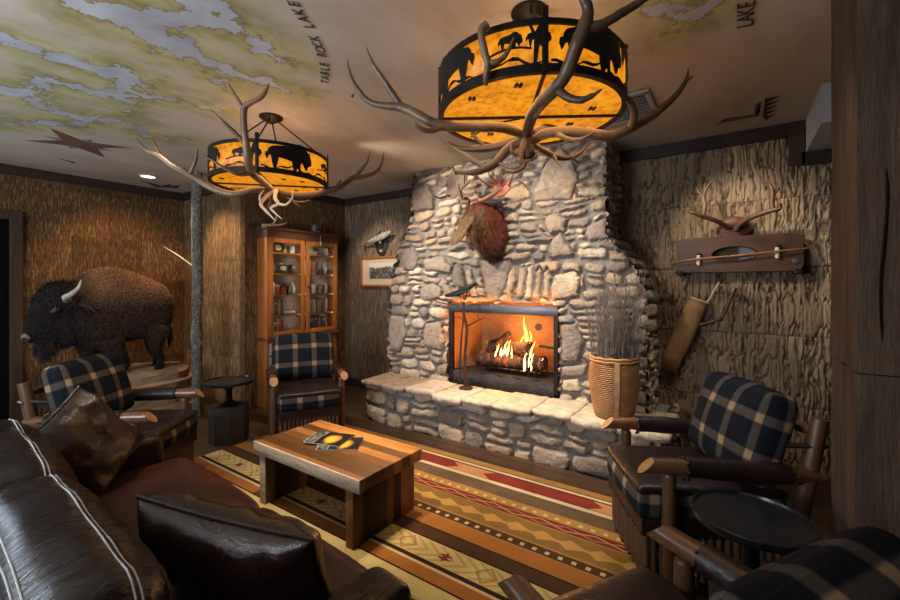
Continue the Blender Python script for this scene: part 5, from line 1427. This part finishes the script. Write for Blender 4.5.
# ledge rock under it
rk = thing('rock_ledge', 'layered tan rock ledge the bison stands on', 'rock', (-5.72, 1.86, 0))
mb = MB(); n = 44
prof = [(0, 1.0), (.13, 1.03), (.15, .93), (.27, .97), (.29, .87), (.40, .93), (.42, .84), (.50, .86), (.535, .76), (.548, .4), (.545, 0)]
rings = []
for z, s_ in prof:
    ring = []
    for k in range(n):
        a = 2*PI*k/n; rr = 1+.10*mnoise.noise(Vector((math.cos(a)*2, math.sin(a)*2, z*7)))
        ca, sa = math.cos(a), math.sin(a); e = .62
        x = math.copysign(abs(ca)**e, ca)*.49*s_*rr; y = math.copysign(abs(sa)**e, sa)*.66*s_*rr
        ring.append(mb.bm.verts.new((x, y, z+.012*mnoise.noise(Vector((x*5, y*5, z*9))))))
    rings.append(ring)
for A_, B_ in zip(rings, rings[1:]):
    for k in range(n): mb.bm.faces.new((A_[k], A_[(k+1) % n], B_[(k+1) % n], B_[k]))
bmesh.ops.subdivide_edges(mb.bm, edges=mb.bm.edges[:], cuts=1, use_grid_fill=True)
mb.noise(.016, 9, 4); mb.build('stone', M['rock'], rk, angle=35)

# ------------------------------------------------------------------ mounted moose head on the chimney
mo = thing('mounted_moose_head', 'red brown mounted moose head with palmate antlers on the chimney breast', 'trophy head', (-2.02, 3.72, 2.10))
Z0 = Vector(mo.location)
def Lc(x, y, Y): return onY(x, y, Y)-Z0
mb = MB()
ring = lambda c, rx, ry, rz=None, tilt=0: (c, (rx, 0, 0), (0, math.sin(tilt)*ry, math.cos(tilt)*ry))
mb.ell([ring(Vector((0, .02, -.10)), .15, .26), ring(Vector((-.0, -.08, -.07)), .15, .25, 0, .15), ring(Vector((-.01, -.18, -.01)), .135, .21, 0, .3), ring(Vector((-.015, -.27, .06)), .12, .165, 0, .45), ring(Vector((-.02, -.34, .10)), .10, .12, 0, .6)], 20)
mb.ell([ring(Vector((-.02, -.27, .13)), .085, .085, 0, .6), ring(Vector((-.025, -.34, .12)), .098, .115, 0, .8), ring(Vector((-.03, -.42, .03)), .085, .10, 0, .85), ring(Vector((-.035, -.50, -.06)), .070, .083, 0, .9), ring(Vector((-.04, -.57, -.14)), .076, .083, 0, .95), ring(Vector((-.042, -.62, -.20)), .070, .066, 0, 1.0), ring(Vector((-.044, -.645, -.235)), .04, .035, 0, 1.0)], 20)
mb.tube([(-.02, -.38, -.02), (-.02, -.40, -.16), (-.02, -.39, -.27)], [.05, .035, .012], 10)
n_ = fuse(mb, .011, 4); n_.noise(.008, 20, 3)
def moose_col(p):
    u = max(0, min(1, (-p.y-.30)/.32))
    face = Vector((.075, .040, .022)).lerp(Vector((.15, .095, .058)), u)
    k = max(0, min(1, (-.33-p.y)/.06+.5)); low = max(0, min(1, (-.10-p.z)/.2))*(1-u)
    return Vector((.11, .034, .018)).lerp(face, k).lerp(Vector((.035, .014, .010)), low*.8)
mbody = n_.build('head', M['hide'], mo, angle=180); paint(mbody, moose_col)
def moose_fur(p, n):
    c = moose_col(p); u = max(0, min(1, (-p.y-.38)/.16)); return (1-.8*u), (0, .25, -.6), tuple(x*1.25 for x in c)
fur_mesh('fur', mbody, mo, 13000, .040, .0024, moose_fur, 5, M['fur'])
for sx in (-1, 1):
    MB().sphere((-.03+sx*.074, -.43, .060), (.009, .010, .010)).build('eye', M['black'], mo)
    MB().sphere((-.043+sx*.045, -.615, -.195), (.012, .012, .018)).build('nostril', M['black'], mo)
    path = [((-.02+sx*.08, -.30, .20), (.02, .012)), ((-.02+sx*.13, -.27, .245), (.036, .014)), ((-.02+sx*.19, -.25, .26), (.004, .003))]
    MB().tube([p for p, q in path], [q for p, q in path], 10).build('ear', simple('moose_ear', (.17, .08, .045), (.09, .04, .02), 30, .9), mo)
red_lit_ant = simple('red_lit_antler', (.20, .060, .032), (.10, .032, .018), 12, .5, 0, .3)  # red light falling on this antler is put into its colour
def palm(outline, Y, tines, m, bulge, base):
    """palmate antler: thick curved plate with a row of points"""
    mb = MB(); c = [Lc(x, y, Y+bulge*((i % 2)*.2)) for i, (x, y) in enumerate(outline)]; cen = sum(c, Vector())/len(c)+Vector((0, .06, 0))
    for off in (0,):
        fr = [mb.bm.verts.new(p) for p in c]; cv = mb.bm.verts.new(cen+Vector((0, -.010, 0))); bv = mb.bm.verts.new(cen+Vector((0, .012, 0)))
        bk_ = [mb.bm.verts.new(p+Vector((0, .016, 0))) for p in c]
        for k in range(len(c)):
            j = (k+1) % len(c); mb.bm.faces.new((fr[k], fr[j], cv)); mb.bm.faces.new((bk_[j], bk_[k], bv)); mb.bm.faces.new((fr[j], fr[k], bk_[k], bk_[j]))
    bmesh.ops.subdivide_edges(mb.bm, edges=mb.bm.edges[:], cuts=2, use_grid_fill=True)
    for pts in tines:
        L = len(pts); path = smooth_path([(Lc(x, y, Yd), .014*(1-.85*i/(L-1))) for i, (x, y, Yd) in enumerate(pts)], 5)
        mb.tube([p for p, q in path], [q for p, q in path], 10)
    path = smooth_path([(Vector(base[0]), .024), (Vector(base[1]), .022), (cen, .022)], 5); mb.tube([p for p, q in path], [q for p, q in path], 12)
    mb.noise(.003, 30, 2); mb.build('antler', m, mo, angle=60)
palm([(447,180),(452,172),(459,171),(464,175),(464,184),(460,192),(453,199),(446,196)], 3.42, [[(448,195,3.42),(440,198,3.36),(432,194,3.30),(426,185,3.26)], [(455,174,3.42),(453,168,3.40),(455,164,3.40)], [(462,188,3.42),(468,183,3.34),(470,178,3.32)], [(463,194,3.42),(472,196,3.36),(474,190,3.33)], [(446,186,3.42),(440,182,3.4),(437,176,3.38)]], simple('olive_antler', (.10, .068, .040), (.050, .033, .020), 12, .6, 0, .3), .03, ((-.08, -.33, .19), (-.16, -.33, .22)))
palm([(491,191),(489,184),(495,180),(503,179),(510,182),(509,190),(502,196),(495,196)], 3.44, [[(493,186,3.44),(483,182,3.36),(478,177,3.30)], [(496,182,3.44),(490,176,3.36),(488,171,3.32)], [(502,181,3.44),(500,175,3.36),(500,170,3.32)], [(509,185,3.44),(512,177,3.38),(515,169,3.35)]], red_lit_ant, .03, ((.04, -.33, .19), (.09, -.33, .2)))

# ------------------------------------------------------------------ picture wall: fish and framed photograph
YP = YW-.03
pf = thing('framed_photograph', 'framed old sepia photograph with wide cream mat left of the chimney', 'picture', (0, 0, 0))
tl, bl = onY(360.5, 257.5, YP), onY(361.5, 297, YP); x0, x1 = tl.x, onY(405, 270, YP).x; z1, z0 = tl.z, tl.z-.425
pf.location = ((x0+x1)/2, YW-.004, z0)
w_, h_ = x1-x0, z1-z0
b = MB()
for sx in (-1, 1): b.box((sx*(w_/2-.014), -.014, h_/2), (.028, .026, h_), bevel=.004)
for z in (.014, h_-.014): b.box((0, -.014, z), (w_, .026, .028), bevel=.004)
b.build('frame', M['case_wood'], pf)
MB().box((0, -.006, h_/2), (w_-.04, .008, h_-.04)).build('mat_board', simple('cream_mat', (.60, .46, .30), (.54, .40, .26), 4, .8), pf, smooth=False)
t = NT('old_print'); v = t.coord('Object'); sep = t.n('ShaderNodeSeparateXYZ'); t.l(v, sep.inputs[0])
f = t.noise(t.coord('Object', (2.2, 1, 1)), 16, 6, .7)
hz = t.math('SUBTRACT', sep.outputs[2], t.math('MULTIPLY', t.math('SUBTRACT', t.noise(v, 9, 3), .5), .12))
ground = t.ramp(f, [(.38, (.012, .010, .009)), (.52, (.08, .065, .055)), (.66, (.34, .30, .26))])
col = t.mix(t.ramp(hz, [(.255, 0), (.275, 1)]), ground, (.62, .58, .52))
MB().box((.0, -.0115, h_/2+.01), (w_*.60, .003, h_*.52)).build('print', t.fin(col, .6), pf, smooth=False)

fi = thing('mounted_fish', 'pale mounted fish on a dark oval wooden plaque above the framed photograph', 'trophy fish', (0, 0, 0))
fc = onY(380.5, 243, YP); fi.location = (fc.x, YW, fc.z)
FL_ = lambda x, y, Y: onY(340+x/6.66, 220+y/6.66, Y)-Vector(fi.location)
b = MB(); b.lathe([(0, -.022), (.098, -.022), (.112, -.012), (.115, 0), (0, 0)], 28); 
bmesh.ops.transform(b.bm, matrix=Matrix.Diagonal((1.05, 1, 1.6, 1)) @ Matrix.Rotation(-PI/2, 4, 'X'), verts=b.bm.verts[:]); b.build('plaque', M['trim'], fi)
b = MB(); Yf = YW-.075; rings = []
for x, y, ry in ((165,152,.012),(200,143,.026),(240,128,.045),(280,110,.052),(310,95,.044),(330,82,.028),(340,74,.012)):
    c0 = FL_(x, y, Yf); d = Vector((.86, 0, .5)); up = Vector((-.5, 0, .86)); rings.append((c0, (0, ry*.42, 0), up*ry))
b.ell(rings, 16)
b.build('fish_body', simple('fish_skin', (.36, .34, .30), (.14, .125, .105), 26, .35), fi, angle=180)
b = MB(); p = FL_(172, 150, Yf)
b.poly([p, p+Vector((-.07, 0, .035)), p+Vector((-.085, 0, -.01)), p+Vector((-.06, 0, -.06))], (0, .006, 0))
p = FL_(262, 102, Yf); b.poly([p, p+Vector((.05, 0, .06)), p+Vector((.10, 0, .035)), p+Vector((.085, 0, .0))], (0, .006, 0))
p = FL_(255, 140, Yf); b.poly([p, p+Vector((.03, 0, -.05)), p+Vector((.06, 0, -.03)), p+Vector((.05, 0, .0))], (0, .006, 0))
b.build('fin', simple('fish_fin', (.20, .16, .12), (.11, .085, .06), 30, .5), fi)
b = MB(); b.box((.0, -.024, -.108), (.048, .004, .030), bevel=.002); b.build('name_plate', M['bone'], fi)

# ------------------------------------------------------------------ instrument case, antlers and quiver on the right wall
YC = YW-.022
cs = thing('wall_case', 'dark wooden wall case with an oval glass window and a rod across it', 'wall case', (.0, YC, 1.61))
def outline(w2, h, r, n=6):
    pts = []
    for cx_, cz_, a0 in ((w2-r, h-r, 0), (-w2+r, h-r, PI/2), (-w2+r, r, PI), (w2-r, r, 1.5*PI)):
        for k in range(n+1): pts.append((cx_+r*math.cos(a0+PI/2*k/n), cz_+r*math.sin(a0+PI/2*k/n)))
    return pts
ov = [(.155*math.cos(a)-.015, .148+.062*math.sin(a)) for a in np.linspace(0, 2*PI, 41)[:-1]]
# front board with an oval opening: bridge outline and oval
OUT = outline(.43, .295, .055)
b = MB(); vo_ = [b.bm.verts.new((x, -.125, z)) for x, z in OUT]; vi_ = [b.bm.verts.new((x, -.125, z)) for x, z in ov]
es = [b.bm.edges.new((L_[i], L_[(i+1) % len(L_)])) for L_ in (vo_, vi_) for i in range(len(L_))]
bmesh.ops.triangle_fill(b.bm, edges=es, use_beauty=True)
r = bmesh.ops.extrude_face_region(b.bm, geom=b.bm.faces[:]); bmesh.ops.translate(b.bm, vec=(0, .018, 0), verts=[g_ for g_ in r['geom'] if isinstance(g_, bmesh.types.BMVert)])
b.build('front_board', M['case_panel'] if 'case_panel' in M else wood('walnut', (.085, .034, .018), (.038, .016, .009), 'x', 2.4, .42, 0, .2), cs, angle=30)
b = MB(); n = len(OUT)
A1 = [b.bm.verts.new((x, -.107, z)) for x, z in OUT]; A2 = [b.bm.verts.new((x, 0, z)) for x, z in OUT]
for k in range(n): b.bm.faces.new((A1[k], A1[(k+1) % n], A2[(k+1) % n], A2[k]))
b.bm.faces.new(A2); b.build('box_body', M['trim'], cs, angle=40)
MB().tube([(x, -.127, z) for x, z in ov+ov[:1]], .006, 8, cap=False).build('window_rim', M['iron_warm'], cs)
b = MB(); b.poly([(x*.995, -.112, z) for x, z in ov], (0, .003, 0)); b.build('window_glass', M['glass'], cs, smooth=False)
b = MB(); b.box((-.015, -.02, .148), (.33, .01, .15)); b.build('window_lining', simple('case_lining', (.17, .14, .09), (.11, .09, .055), 12, .8), cs, smooth=False)
b = MB()
for z in (.178, .150, .125): b.tube([(-.07, -.05, z), (.05, -.05, z)], .0045, 6)
b.build('brass_tool', simple('brass', (.75, .60, .28), (.6, .45, .2), 10, .3, .8), cs)
b = MB()
for x, z in ((-.26, .11), (.27, .15)):
    b.tube([(x, -.120, z-.045), (x, -.150, z-.04), (x, -.155, z+.035)], [.012, .017, .015], 10)
b.build('hoof_hook', M['bone'], cs)
b = MB()
for x, z in ((-.26, .11), (.27, .15)): b.sphere((x, -.155, z+.045), (.020, .018, .014))
b.build('hook_tip', M['black'], cs)
MB().tube([(-.48, -.160, .085), (-.26, -.178, .112), (0, -.182, .128), (.27, -.178, .152), (.46, -.160, .17)], [.006, .008, .009, .008, .005], 8).build('rod', wood('red_rod', (.30, .12, .05), (.18, .07, .03), 'x', 3, .4), cs)
b = MB()
for sx in (-1, 1): b.box((sx*.40, -.06, -.004), (.06, .13, .045), bevel=.008)
b.build('corner_bracket', M['iron'], cs)
MB().lathe([(0, .006), (.022, .004), (.026, 0), (0, 0)], 16, M=Matrix.Translation((.385, -.126, .075)) @ Matrix.Rotation(PI/2, 4, 'X')).build('latch', M['steel'], cs)

an = thing('mounted_antlers', 'mounted deer antlers on a reddish skull plate above the wall case', 'antlers', (0, 0, 0))
AF = lambda x, y, Y: onY(670+x/5, 170+y/5, Y)
an.location = (AF(310, 275, YC).x, YC, AF(310, 300, YC).z)
b = MB(); c0 = AF(320, 265, YC-.06)
b.sphere(c0, (.105, .07, .055)); b.sphere(c0+Vector((0, .04, -.05)), (.13, .045, .08)); b.noise(.008, 14, 2)
b.build('skull_plate', simple('reddish_bone', (.15, .060, .038), (.08, .03, .02), 9, .55, 0, .3), an, world=True, angle=180)
def wall_antler(paths, sd):
    antler_mesh(an, [[(AF(x, y, YC-d), r) for x, y, d, r in p] for p in paths], M['antler_dk'], sd)
wall_antler([[(290,290,.10,.022),(250,262,.17,.020),(190,240,.24,.019),(150,225,.28,.018),(120,215,.30,.017),(95,208,.31,.012),(92,192,.32,.003)], [(165,230,.27,.017),(172,180,.24,.019),(165,140,.22,.018),(180,95,.20,.013),(205,62,.18,.009),(240,42,.17,.002)], [(160,135,.22,.011),(140,105,.22,.008),(133,82,.22,.002)], [(172,110,.21,.010),(172,85,.2,.008),(178,60,.2,.002)]], 3)
wall_antler([[(330,300,.10,.022),(360,262,.17,.020),(420,232,.24,.020),(480,210,.28,.020),(530,198,.30,.019),(550,190,.31,.014),(548,170,.31,.016)], [(515,203,.29,.017),(510,165,.27,.019),(512,130,.25,.018),(510,95,.23,.015),(500,75,.22,.012),(495,40,.2,.002)], [(505,85,.22,.012),(480,72,.22,.010),(455,52,.22,.008),(440,22,.22,.002)], [(520,120,.24,.012),(540,95,.22,.009),(535,60,.21,.002)]], 9)

# quiver hanging below the case, with tools in it
qv = thing('hide_quiver', 'long tan hide quiver hanging slanted below the wall case', 'quiver', (0, 0, 0))
QF = lambda x, y, Y: onY(655+x/5.455, 270+y/5.455, Y)
qv.location = QF(160, 360, YC)
b = MB(); rings = []
for x, y, w2, dp in ((245,165,.070,.045),(215,215,.080,.05),(180,290,.084,.05),(140,380,.084,.048),(100,470,.080,.042),(70,545,.068,.03)):
    c0 = QF(x, y, YC-.065); d = (QF(70,545,YC)-QF(245,165,YC)).normalized(); side = d.cross(Vector((0, 1, 0))).normalized()
    rings.append((c0, side*w2, (0, dp, 0)))
b.ell(rings, 20); b.noise(.006, 12, 3)
b.build('quiver_body', simple('tan_hide', (.36, .20, .075), (.22, .115, .04), 6, .7, 0, .3), qv, world=True, angle=180)
b = MB(); c0, xa, ya = rings[0]; b.tube([Vector(c0)+Vector(xa)*1.04*math.cos(a)+Vector(ya)*1.06*math.sin(a) for a in np.linspace(0, 2*PI, 21)], .007, 6, cap=False)
b.build('rim_lace', M['bone'], qv, world=True)
b = MB(); b.tube([QF(235,160,YC-.09), QF(245,80,YC-.11), QF(243,10,YC-.13), QF(240,-20,YC-.10)], .004, 6); b.tube([QF(205,170,YC-.08), QF(208,80,YC-.11), QF(206,10,YC-.13), QF(204,-20,YC-.10)], .004, 6)
b.tube([QF(165,235,YC-.02), QF(145,200,YC-.015), QF(150,180,YC-.015), QF(175,180,YC-.02)], .004, 6); b.build('hanging_cord', M['trim'], qv, world=True)
kn = thing('wooden_club', 'dark wooden club sticking out of the quiver to the right', 'club', QF(320, 270, YC-.07))
b = MB(); path = smooth_path([(QF(240,300,YC-.07), .012), (QF(330,275,YC-.075), .013), (QF(375,240,YC-.08), .013), (QF(410,160,YC-.085), .016), (QF(430,110,YC-.085), .022), (QF(437,95,YC-.085), .016)], 5)
b.tube([p for p, q in path], [q for p, q in path], 12); b.build('handle', wood('club_wood', (.13, .05, .025), (.06, .025, .012), 'z', 3, .4), kn, world=True)
k2 = thing('bone_knife', 'thin pale bone tool standing in the mouth of the quiver', 'tool', QF(300, 150, YC-.07))
b = MB(); path = [(QF(265,200,YC-.06), .007), (QF(300,155,YC-.07), .008), (QF(335,90,YC-.08), .007), (QF(350,65,YC-.085), .004)]; b.tube([p for p, q in path], [q for p, q in path], 8); b.build('blade', M['bone'], k2, world=True)

# ------------------------------------------------------------------ bookcase with glazed doors and what it holds
bx0 = XB; FXX = -4.665; by0, by1 = 2.905, 3.985
bc = thing('glazed_bookcase', 'tall honey brown bookcase with two glazed doors in the corner', 'bookcase', (bx0, (by0+by1)/2, 0))
cy = (by0+by1)/2; Wd = by1-by0; dpt = FXX-bx0
zc, zt = .835, 2.18
b = MB()
for y in (by0+.012, by1-.012): b.box((bx0+dpt/2, y, zt/2), (dpt, .024, zt), bevel=.003)
b.build('side_panel', M['case_wood'], bc, world=True)
MB().box((bx0+.012, cy, zt/2), (.02, Wd-.04, zt-.02)).build('back_panel', M['case_dark'], bc, world=True, smooth=False)
b = MB(); b.box((bx0+dpt/2+.012, cy, zt+.012), (dpt+.05, Wd+.05, .035), bevel=.008); b.box((bx0+dpt/2+.005, cy, zt-.05), (dpt+.012, Wd+.012, .10), bevel=.004)
b.build('cornice', M['case_dark'], bc, world=True)
b = MB(); b.box((bx0+dpt/2+.02, cy, zc), (dpt+.06, Wd+.04, .035), bevel=.006); b.build('waist_shelf', M['case_dark'], bc, world=True)
b = MB(); b.box((bx0+dpt/2, cy, .45), (dpt-.01, Wd-.03, .84)); b.box((FXX-.008, cy, .05), (.02, Wd, .10)); b.build('base_cabinet', M['case_wood'], bc, world=True, smooth=False)
for s_ in (-1, 1):
    d = MB().box((FXX+.004, cy+s_*Wd*.245, .47), (.022, Wd*.44, .68), bevel=.004).build('cupboard_door', M['case_wood'], bc, world=True)
    k = MB().box((FXX+.016, cy+s_*Wd*.245, .47), (.008, Wd*.30, .50), bevel=.004); k.build('door_panel', M['case_dark'], d, world=True)
shelf_z = [.895, 1.125, 1.385, 1.65, 1.91]
for z in shelf_z:
    MB().box((bx0+dpt/2-.01, cy, z-.010), (dpt-.06, Wd-.05, .018)).build('shelf', M['case_wood'], bc, world=True, smooth=False)
for s_ in (-1, 1):
    yc = cy+s_*Wd*.245; dw = Wd*.47; z0, z1 = zc+.035, zt-.10; fw = .055
    b = MB()
    for y in (yc-dw/2+fw/2, yc+dw/2-fw/2): b.box((FXX, y, (z0+z1)/2), (.024, fw, z1-z0), bevel=.004)
    for z in (z0+fw/2, z1-fw/2): b.box((FXX, yc, z), (.024, dw-2*fw, fw), bevel=.004)
    d = b.build('glazed_door', M['case_wood'] if s_ > 0 else M['case_wood'], bc, world=True)
    MB().box((FXX, yc, (z0+z1)/2), (.004, dw-2*fw+.01, z1-z0-2*fw+.01)).build('glass_pane', M['glass'], d, world=True, smooth=False)
    if s_ > 0: MB().sphere((FXX+.026, yc-dw/2+fw/2, (z0+z1)/2), .016).build('knob', M['black'], d, world=True)
for yy, tw in ((by0+.035, .5), (cy-.012, -.5), (cy+.012, .5), (by1-.035, -.5)):     # unseen fill strips added behind the door stiles to brighten the shelves
    l = bpy.data.lights.new('case_fill', 'AREA'); l.shape = 'RECTANGLE'; l.size = .02; l.size_y = 1.15; l.energy = 1.3; l.color = (1, .92, .78)
    o = bpy.data.objects.new('case_fill', l); COL.objects.link(o); o.location = (FXX-.022, yy, 1.5)
    o.rotation_euler = Vector((-.8, tw, 0)).to_track_quat('-Z', 'Y').to_euler()

ORD = ['first', 'second', 'third', 'fourth', 'fifth', 'sixth', 'seventh', 'eighth', 'ninth', 'tenth', 'eleventh', 'twelfth', 'thirteenth', 'fourteenth']
SH = ['bottom', 'second lowest', 'middle', 'second highest', 'top']
CN = {'green': (.06, .10, .07), 'tan': (.40, .28, .16), 'brown': (.16, .075, .04), 'dark brown': (.06, .03, .02), 'red': (.38, .035, .025), 'cream': (.58, .50, .38), 'black': (.02, .02, .02), 'grey blue': (.20, .25, .28), 'orange': (.55, .20, .05), 'white': (.62, .62, .60), 'pale green': (.30, .42, .34), 'grey': (.28, .28, .27), 'silver': (.48, .48, .47)}
PM = {}
def pm(c):
    if c not in PM: PM[c] = simple('cover_'+c.replace(' ', '_'), CN[c], tuple(x*.75 for x in CN[c]), 30, .55)
    return PM[c]
random.seed(21)
def books(shelf, door, y, specs):
    z = shelf_z[shelf]
    for i, (c, th, h) in enumerate(specs):
        x = FXX-.07; dp_ = .16
        r = thing('book', '%s book, %s from the left on the %s shelf behind the %s door' % (c, ORD[i], SH[shelf], door), 'book', (x-dp_/2, y+th/2, z), 0, 'books in the glazed bookcase')
        MB().box((0, 0, h/2), (dp_, th-.002, h), bevel=.002, segs=1).build('cover', pm(c), r)
        b = MB(); b.box((-.002, 0, h/2+.001), (dp_-.008, th*.7, h-.001)); b.build('pages', paper, r, smooth=False)
        if i % 2 == 0:
            b = MB(); b.box((dp_/2+.0005, 0, h*.78), (.001, th-.005, .012)); b.build('spine_band', pm('cream'), r, smooth=False)
        y += th+.001
    return y
yl, yr = by0+.085, cy+.075       # where each door's opening starts
books(1, 'left', yl, [('dark brown', .03, .17), ('green', .028, .19), ('black', .03, .18), ('brown', .03, .19), ('tan', .022, .18), ('dark brown', .03, .19)])
books(0, 'left', yl, [('brown', .03, .17), ('green', .03, .18), ('dark brown', .03, .16), ('tan', .025, .18), ('red', .03, .16), ('brown', .04, .15)])
books(1, 'right', yr, [('green', .03, .16), ('pale green', .026, .18), ('brown', .03, .19), ('tan', .03, .19), ('cream', .026, .18), ('brown', .03, .19), ('orange', .028, .17), ('tan', .03, .18), ('dark brown', .035, .19), ('brown', .035, .18), ('tan', .03, .19)])
books(0, 'right', yr, [('dark brown', .03, .17), ('brown', .03, .18), ('black', .035, .17), ('green', .03, .16), ('dark brown', .035, .18), ('brown', .03, .16), ('tan', .03, .17), ('dark brown', .04, .18), ('black', .03, .17), ('brown', .04, .16)])
books(3, 'right', yr, [('cream', .026, .19), ('white', .022, .18), ('grey', .02, .19), ('red', .03, .19), ('tan', .02, .18), ('red', .026, .18)])
books(2, 'left', yl, [('orange', .05, .13), ('cream', .012, .15)])
def small(name, label, cat, shelf, y, mb, m, grp=None, extra=None):
    r = thing(name, label, cat, (FXX-.12, y, shelf_z[shelf]), 0, grp)
    mb.build('body', m, r, angle=50)
    for nm, b2, m2 in (extra or []): b2.build(nm, m2, r, angle=50)
    return r
def can(r_, h, lid=True):
    return MB().lathe([(0, 0), (r_, 0), (r_, h), (r_*.94, h+.004), (0, h+.004)], 20)
small('tin', 'round red tin on the middle shelf behind the left door', 'tin', 2, yl+.115, can(.042, .10), pm('red'), None, [('lid', MB().lathe([(0, .10), (.044, .10), (.044, .115), (0, .118)], 20), pm('cream'))])
small('tin', 'squat dark red tin beside the taller tin behind the left door', 'tin', 2, yl+.205, can(.038, .085), pm('red'), None, [('lid', MB().lathe([(0, .085), (.040, .085), (.040, .10), (0, .103)], 20), pm('black'))])
small('jar', 'pale green glazed jar at the right end of the middle shelf, left door', 'jar', 2, yl+.325, MB().lathe([(0, 0), (.035, 0), (.05, .03), (.052, .08), (.035, .12), (.03, .14), (.036, .145), (0, .14)], 20), pm('pale green'))
def disc(r_): return MB().lathe([(0, -.012), (r_, -.012), (r_, .012), (r_*.85, .016), (0, .012)], 24, M=Matrix.Translation((0, 0, r_)) @ Matrix.Rotation(PI/2, 4, 'Y'))
small('fishing_reel', 'round brown wooden reel on the second highest shelf behind the left door', 'reel', 3, yl+.05, disc(.058), pm('brown'), None, [('hub', MB().lathe([(0, .012), (.014, .012), (.014, .024), (0, .026)], 14, M=Matrix.Translation((0, 0, .058)) @ Matrix.Rotation(PI/2, 4, 'Y')), pm('silver'))])
def camera_mb():
    return MB().box((0, 0, .055), (.06, .14, .11), bevel=.006)
small('box_camera', 'old black folding camera on the second highest shelf behind the left door', 'camera', 3, yl+.185, camera_mb(), M['black'], None, [('lens', MB().lathe([(0, .07), (.026, .07), (.032, .03), (.032, 0)], 20, M=Matrix.Translation((0, 0, .06)) @ Matrix.Rotation(PI/2, 4, 'Y')), pm('silver')), ('viewfinder', MB().box((0, 0, .12), (.03, .04, .024), bevel=.003), pm('grey'))])
small('leather_case', 'rounded black case right of the old camera behind the left door', 'case', 3, yl+.335, MB().box((0, 0, .06), (.08, .07, .12), bevel=.018), M['black'], None, [('clasp', MB().box((.042, 0, .08), (.006, .018, .02)), pm('silver'))])
small('mantel_clock', 'small clock with a pale round face on the top shelf behind the left door', 'clock', 4, yl+.13, MB().box((0, 0, .058), (.06, .10, .116), bevel=.02), pm('dark brown'), None, [('dial', MB().lathe([(0, .004), (.038, .004), (.040, 0)], 24, M=Matrix.Translation((.031, 0, .062)) @ Matrix.Rotation(PI/2, 4, 'Y')), pm('cream'))])
small('carved_figure', 'small tan carved figure beside the clock on the top shelf', 'figurine', 4, yl+.235, MB().lathe([(0, 0), (.028, 0), (.03, .03), (.02, .06), (.024, .08), (.016, .10), (0, .115)], 16), pm('tan'))
small('card_box', 'small white box at the right end of the top shelf, left door', 'box', 4, yl+.33, MB().box((0, 0, .05), (.06, .06, .10), bevel=.003), pm('white'))
small('square_tin', 'pale grey square tin at the left of the top shelf behind the right door', 'tin', 4, yr+.07, MB().box((0, 0, .055), (.09, .10, .11), bevel=.006), pm('pale green'), None, [('lid', MB().box((0, 0, .115), (.094, .104, .014), bevel=.004), pm('white'))])
small('bowl', 'small white bowl in the middle of the top shelf behind the right door', 'bowl', 4, yr+.165, MB().lathe([(0, 0), (.022, 0), (.04, .03), (.045, .05), (.041, .05), (.02, .012), (0, .01)], 20), pm('white'))
small('tackle_box', 'grey tackle box at the right of the top shelf behind the right door', 'box', 4, yr+.29, MB().box((0, 0, .05), (.10, .13, .10), bevel=.006), pm('grey'), None, [('handle', MB().tube([(0, -.03, .10), (0, -.03, .125), (0, .03, .125), (0, .03, .10)], .004, 6), pm('black'))])
vase = lambda k: MB().lathe([(0, 0), (.024*k, 0), (.03*k, .02), (.038*k, .07), (.022*k, .11), (.018*k, .14), (.028*k, .16), (0, .155)], 18)
small('vase', 'dark ornate vase right of the red books behind the right door', 'vase', 3, yr+.225, vase(1), pm('black')); small('vase', 'dark silver banded vase at the right end of the second highest shelf', 'vase', 3, yr+.315, vase(1.1), pm('grey'), None, [('band', MB().lathe([(.0425, .062), (.044, .07), (.0425, .078)], 18), pm('silver'))])
for i, (c, y, lab) in enumerate((('grey blue', .05, 'grey blue mug at the left of the middle shelf, right door'), ('silver', .15, 'silver mug second from left on the middle shelf, right door'), ('grey', .235, 'grey lidded cup third from left on the middle shelf, right door'), ('grey blue', .325, 'grey blue jug at the right end of the middle shelf'))):
    h = .10+.02*(i % 2)
    small('mug', lab, 'mug', 2, yr+y, can(.036, h), pm(c), 'mugs on the middle shelf', [('handle', MB().tube([(.0, .034, h*.25), (.0, .058, h*.35), (.0, .058, h*.7), (.0, .034, h*.8)], .005, 6), pm(c))])
# white rolled paper and a pale rod lying at the left
r = thing('rolled_paper', 'white rolled paper lying on the second lowest shelf behind the left door', 'paper roll', (FXX-.09, yl+.265, shelf_z[1]+.021)); MB().tube([(0, -.07, 0), (0, .09, 0)], .02, 14).build('roll', paper, r)
r = thing('pale_rod', 'thin white rod leaning across the bottom shelf behind the left door', 'rod', (FXX-.07, yl+.28, shelf_z[0])); MB().tube([(0, -.06, .13), (0, .06, .004)], .004, 8).build('shaft', M['bone'], r)
# on top of the bookcase
r = thing('antler_tip', 'pale shed antler lying on the left end of the bookcase top', 'antler', (FXX-.10, by0+.12, zt+.032))
antler_mesh(r, [[(Vector((0, -.12, .015)), .022), (Vector((.02, 0, .03)), .018), (Vector((.03, .12, .05)), .013), (Vector((.03, .2, .09)), .003)], [(Vector((.02, 0, .03)), .012), (Vector((.05, .03, .10)), .009), (Vector((.05, .04, .17)), .002)]], M['bone'], 5, world=False)
r = thing('tin_lantern', 'small grey lantern on top of the bookcase with a white tag on a string', 'lantern', (FXX-.06, cy+.20, zt+.030))
MB().lathe([(0, 0), (.06, 0), (.062, .02), (.05, .03), (.05, .10), (.062, .11), (.03, .14), (.012, .15), (0, .15)], 20).build('body', simple('pewter', (.13, .13, .13), (.08, .08, .08), 10, .5, .4), r, angle=40)
b = MB(); b.tube([(.06, .01, .02), (.094, .015, .0), (.096, .018, -.12)], .002, 5); b.box((.097, .019, -.15), (.003, .022, .05)); b.build('tag', pm('white'), r)
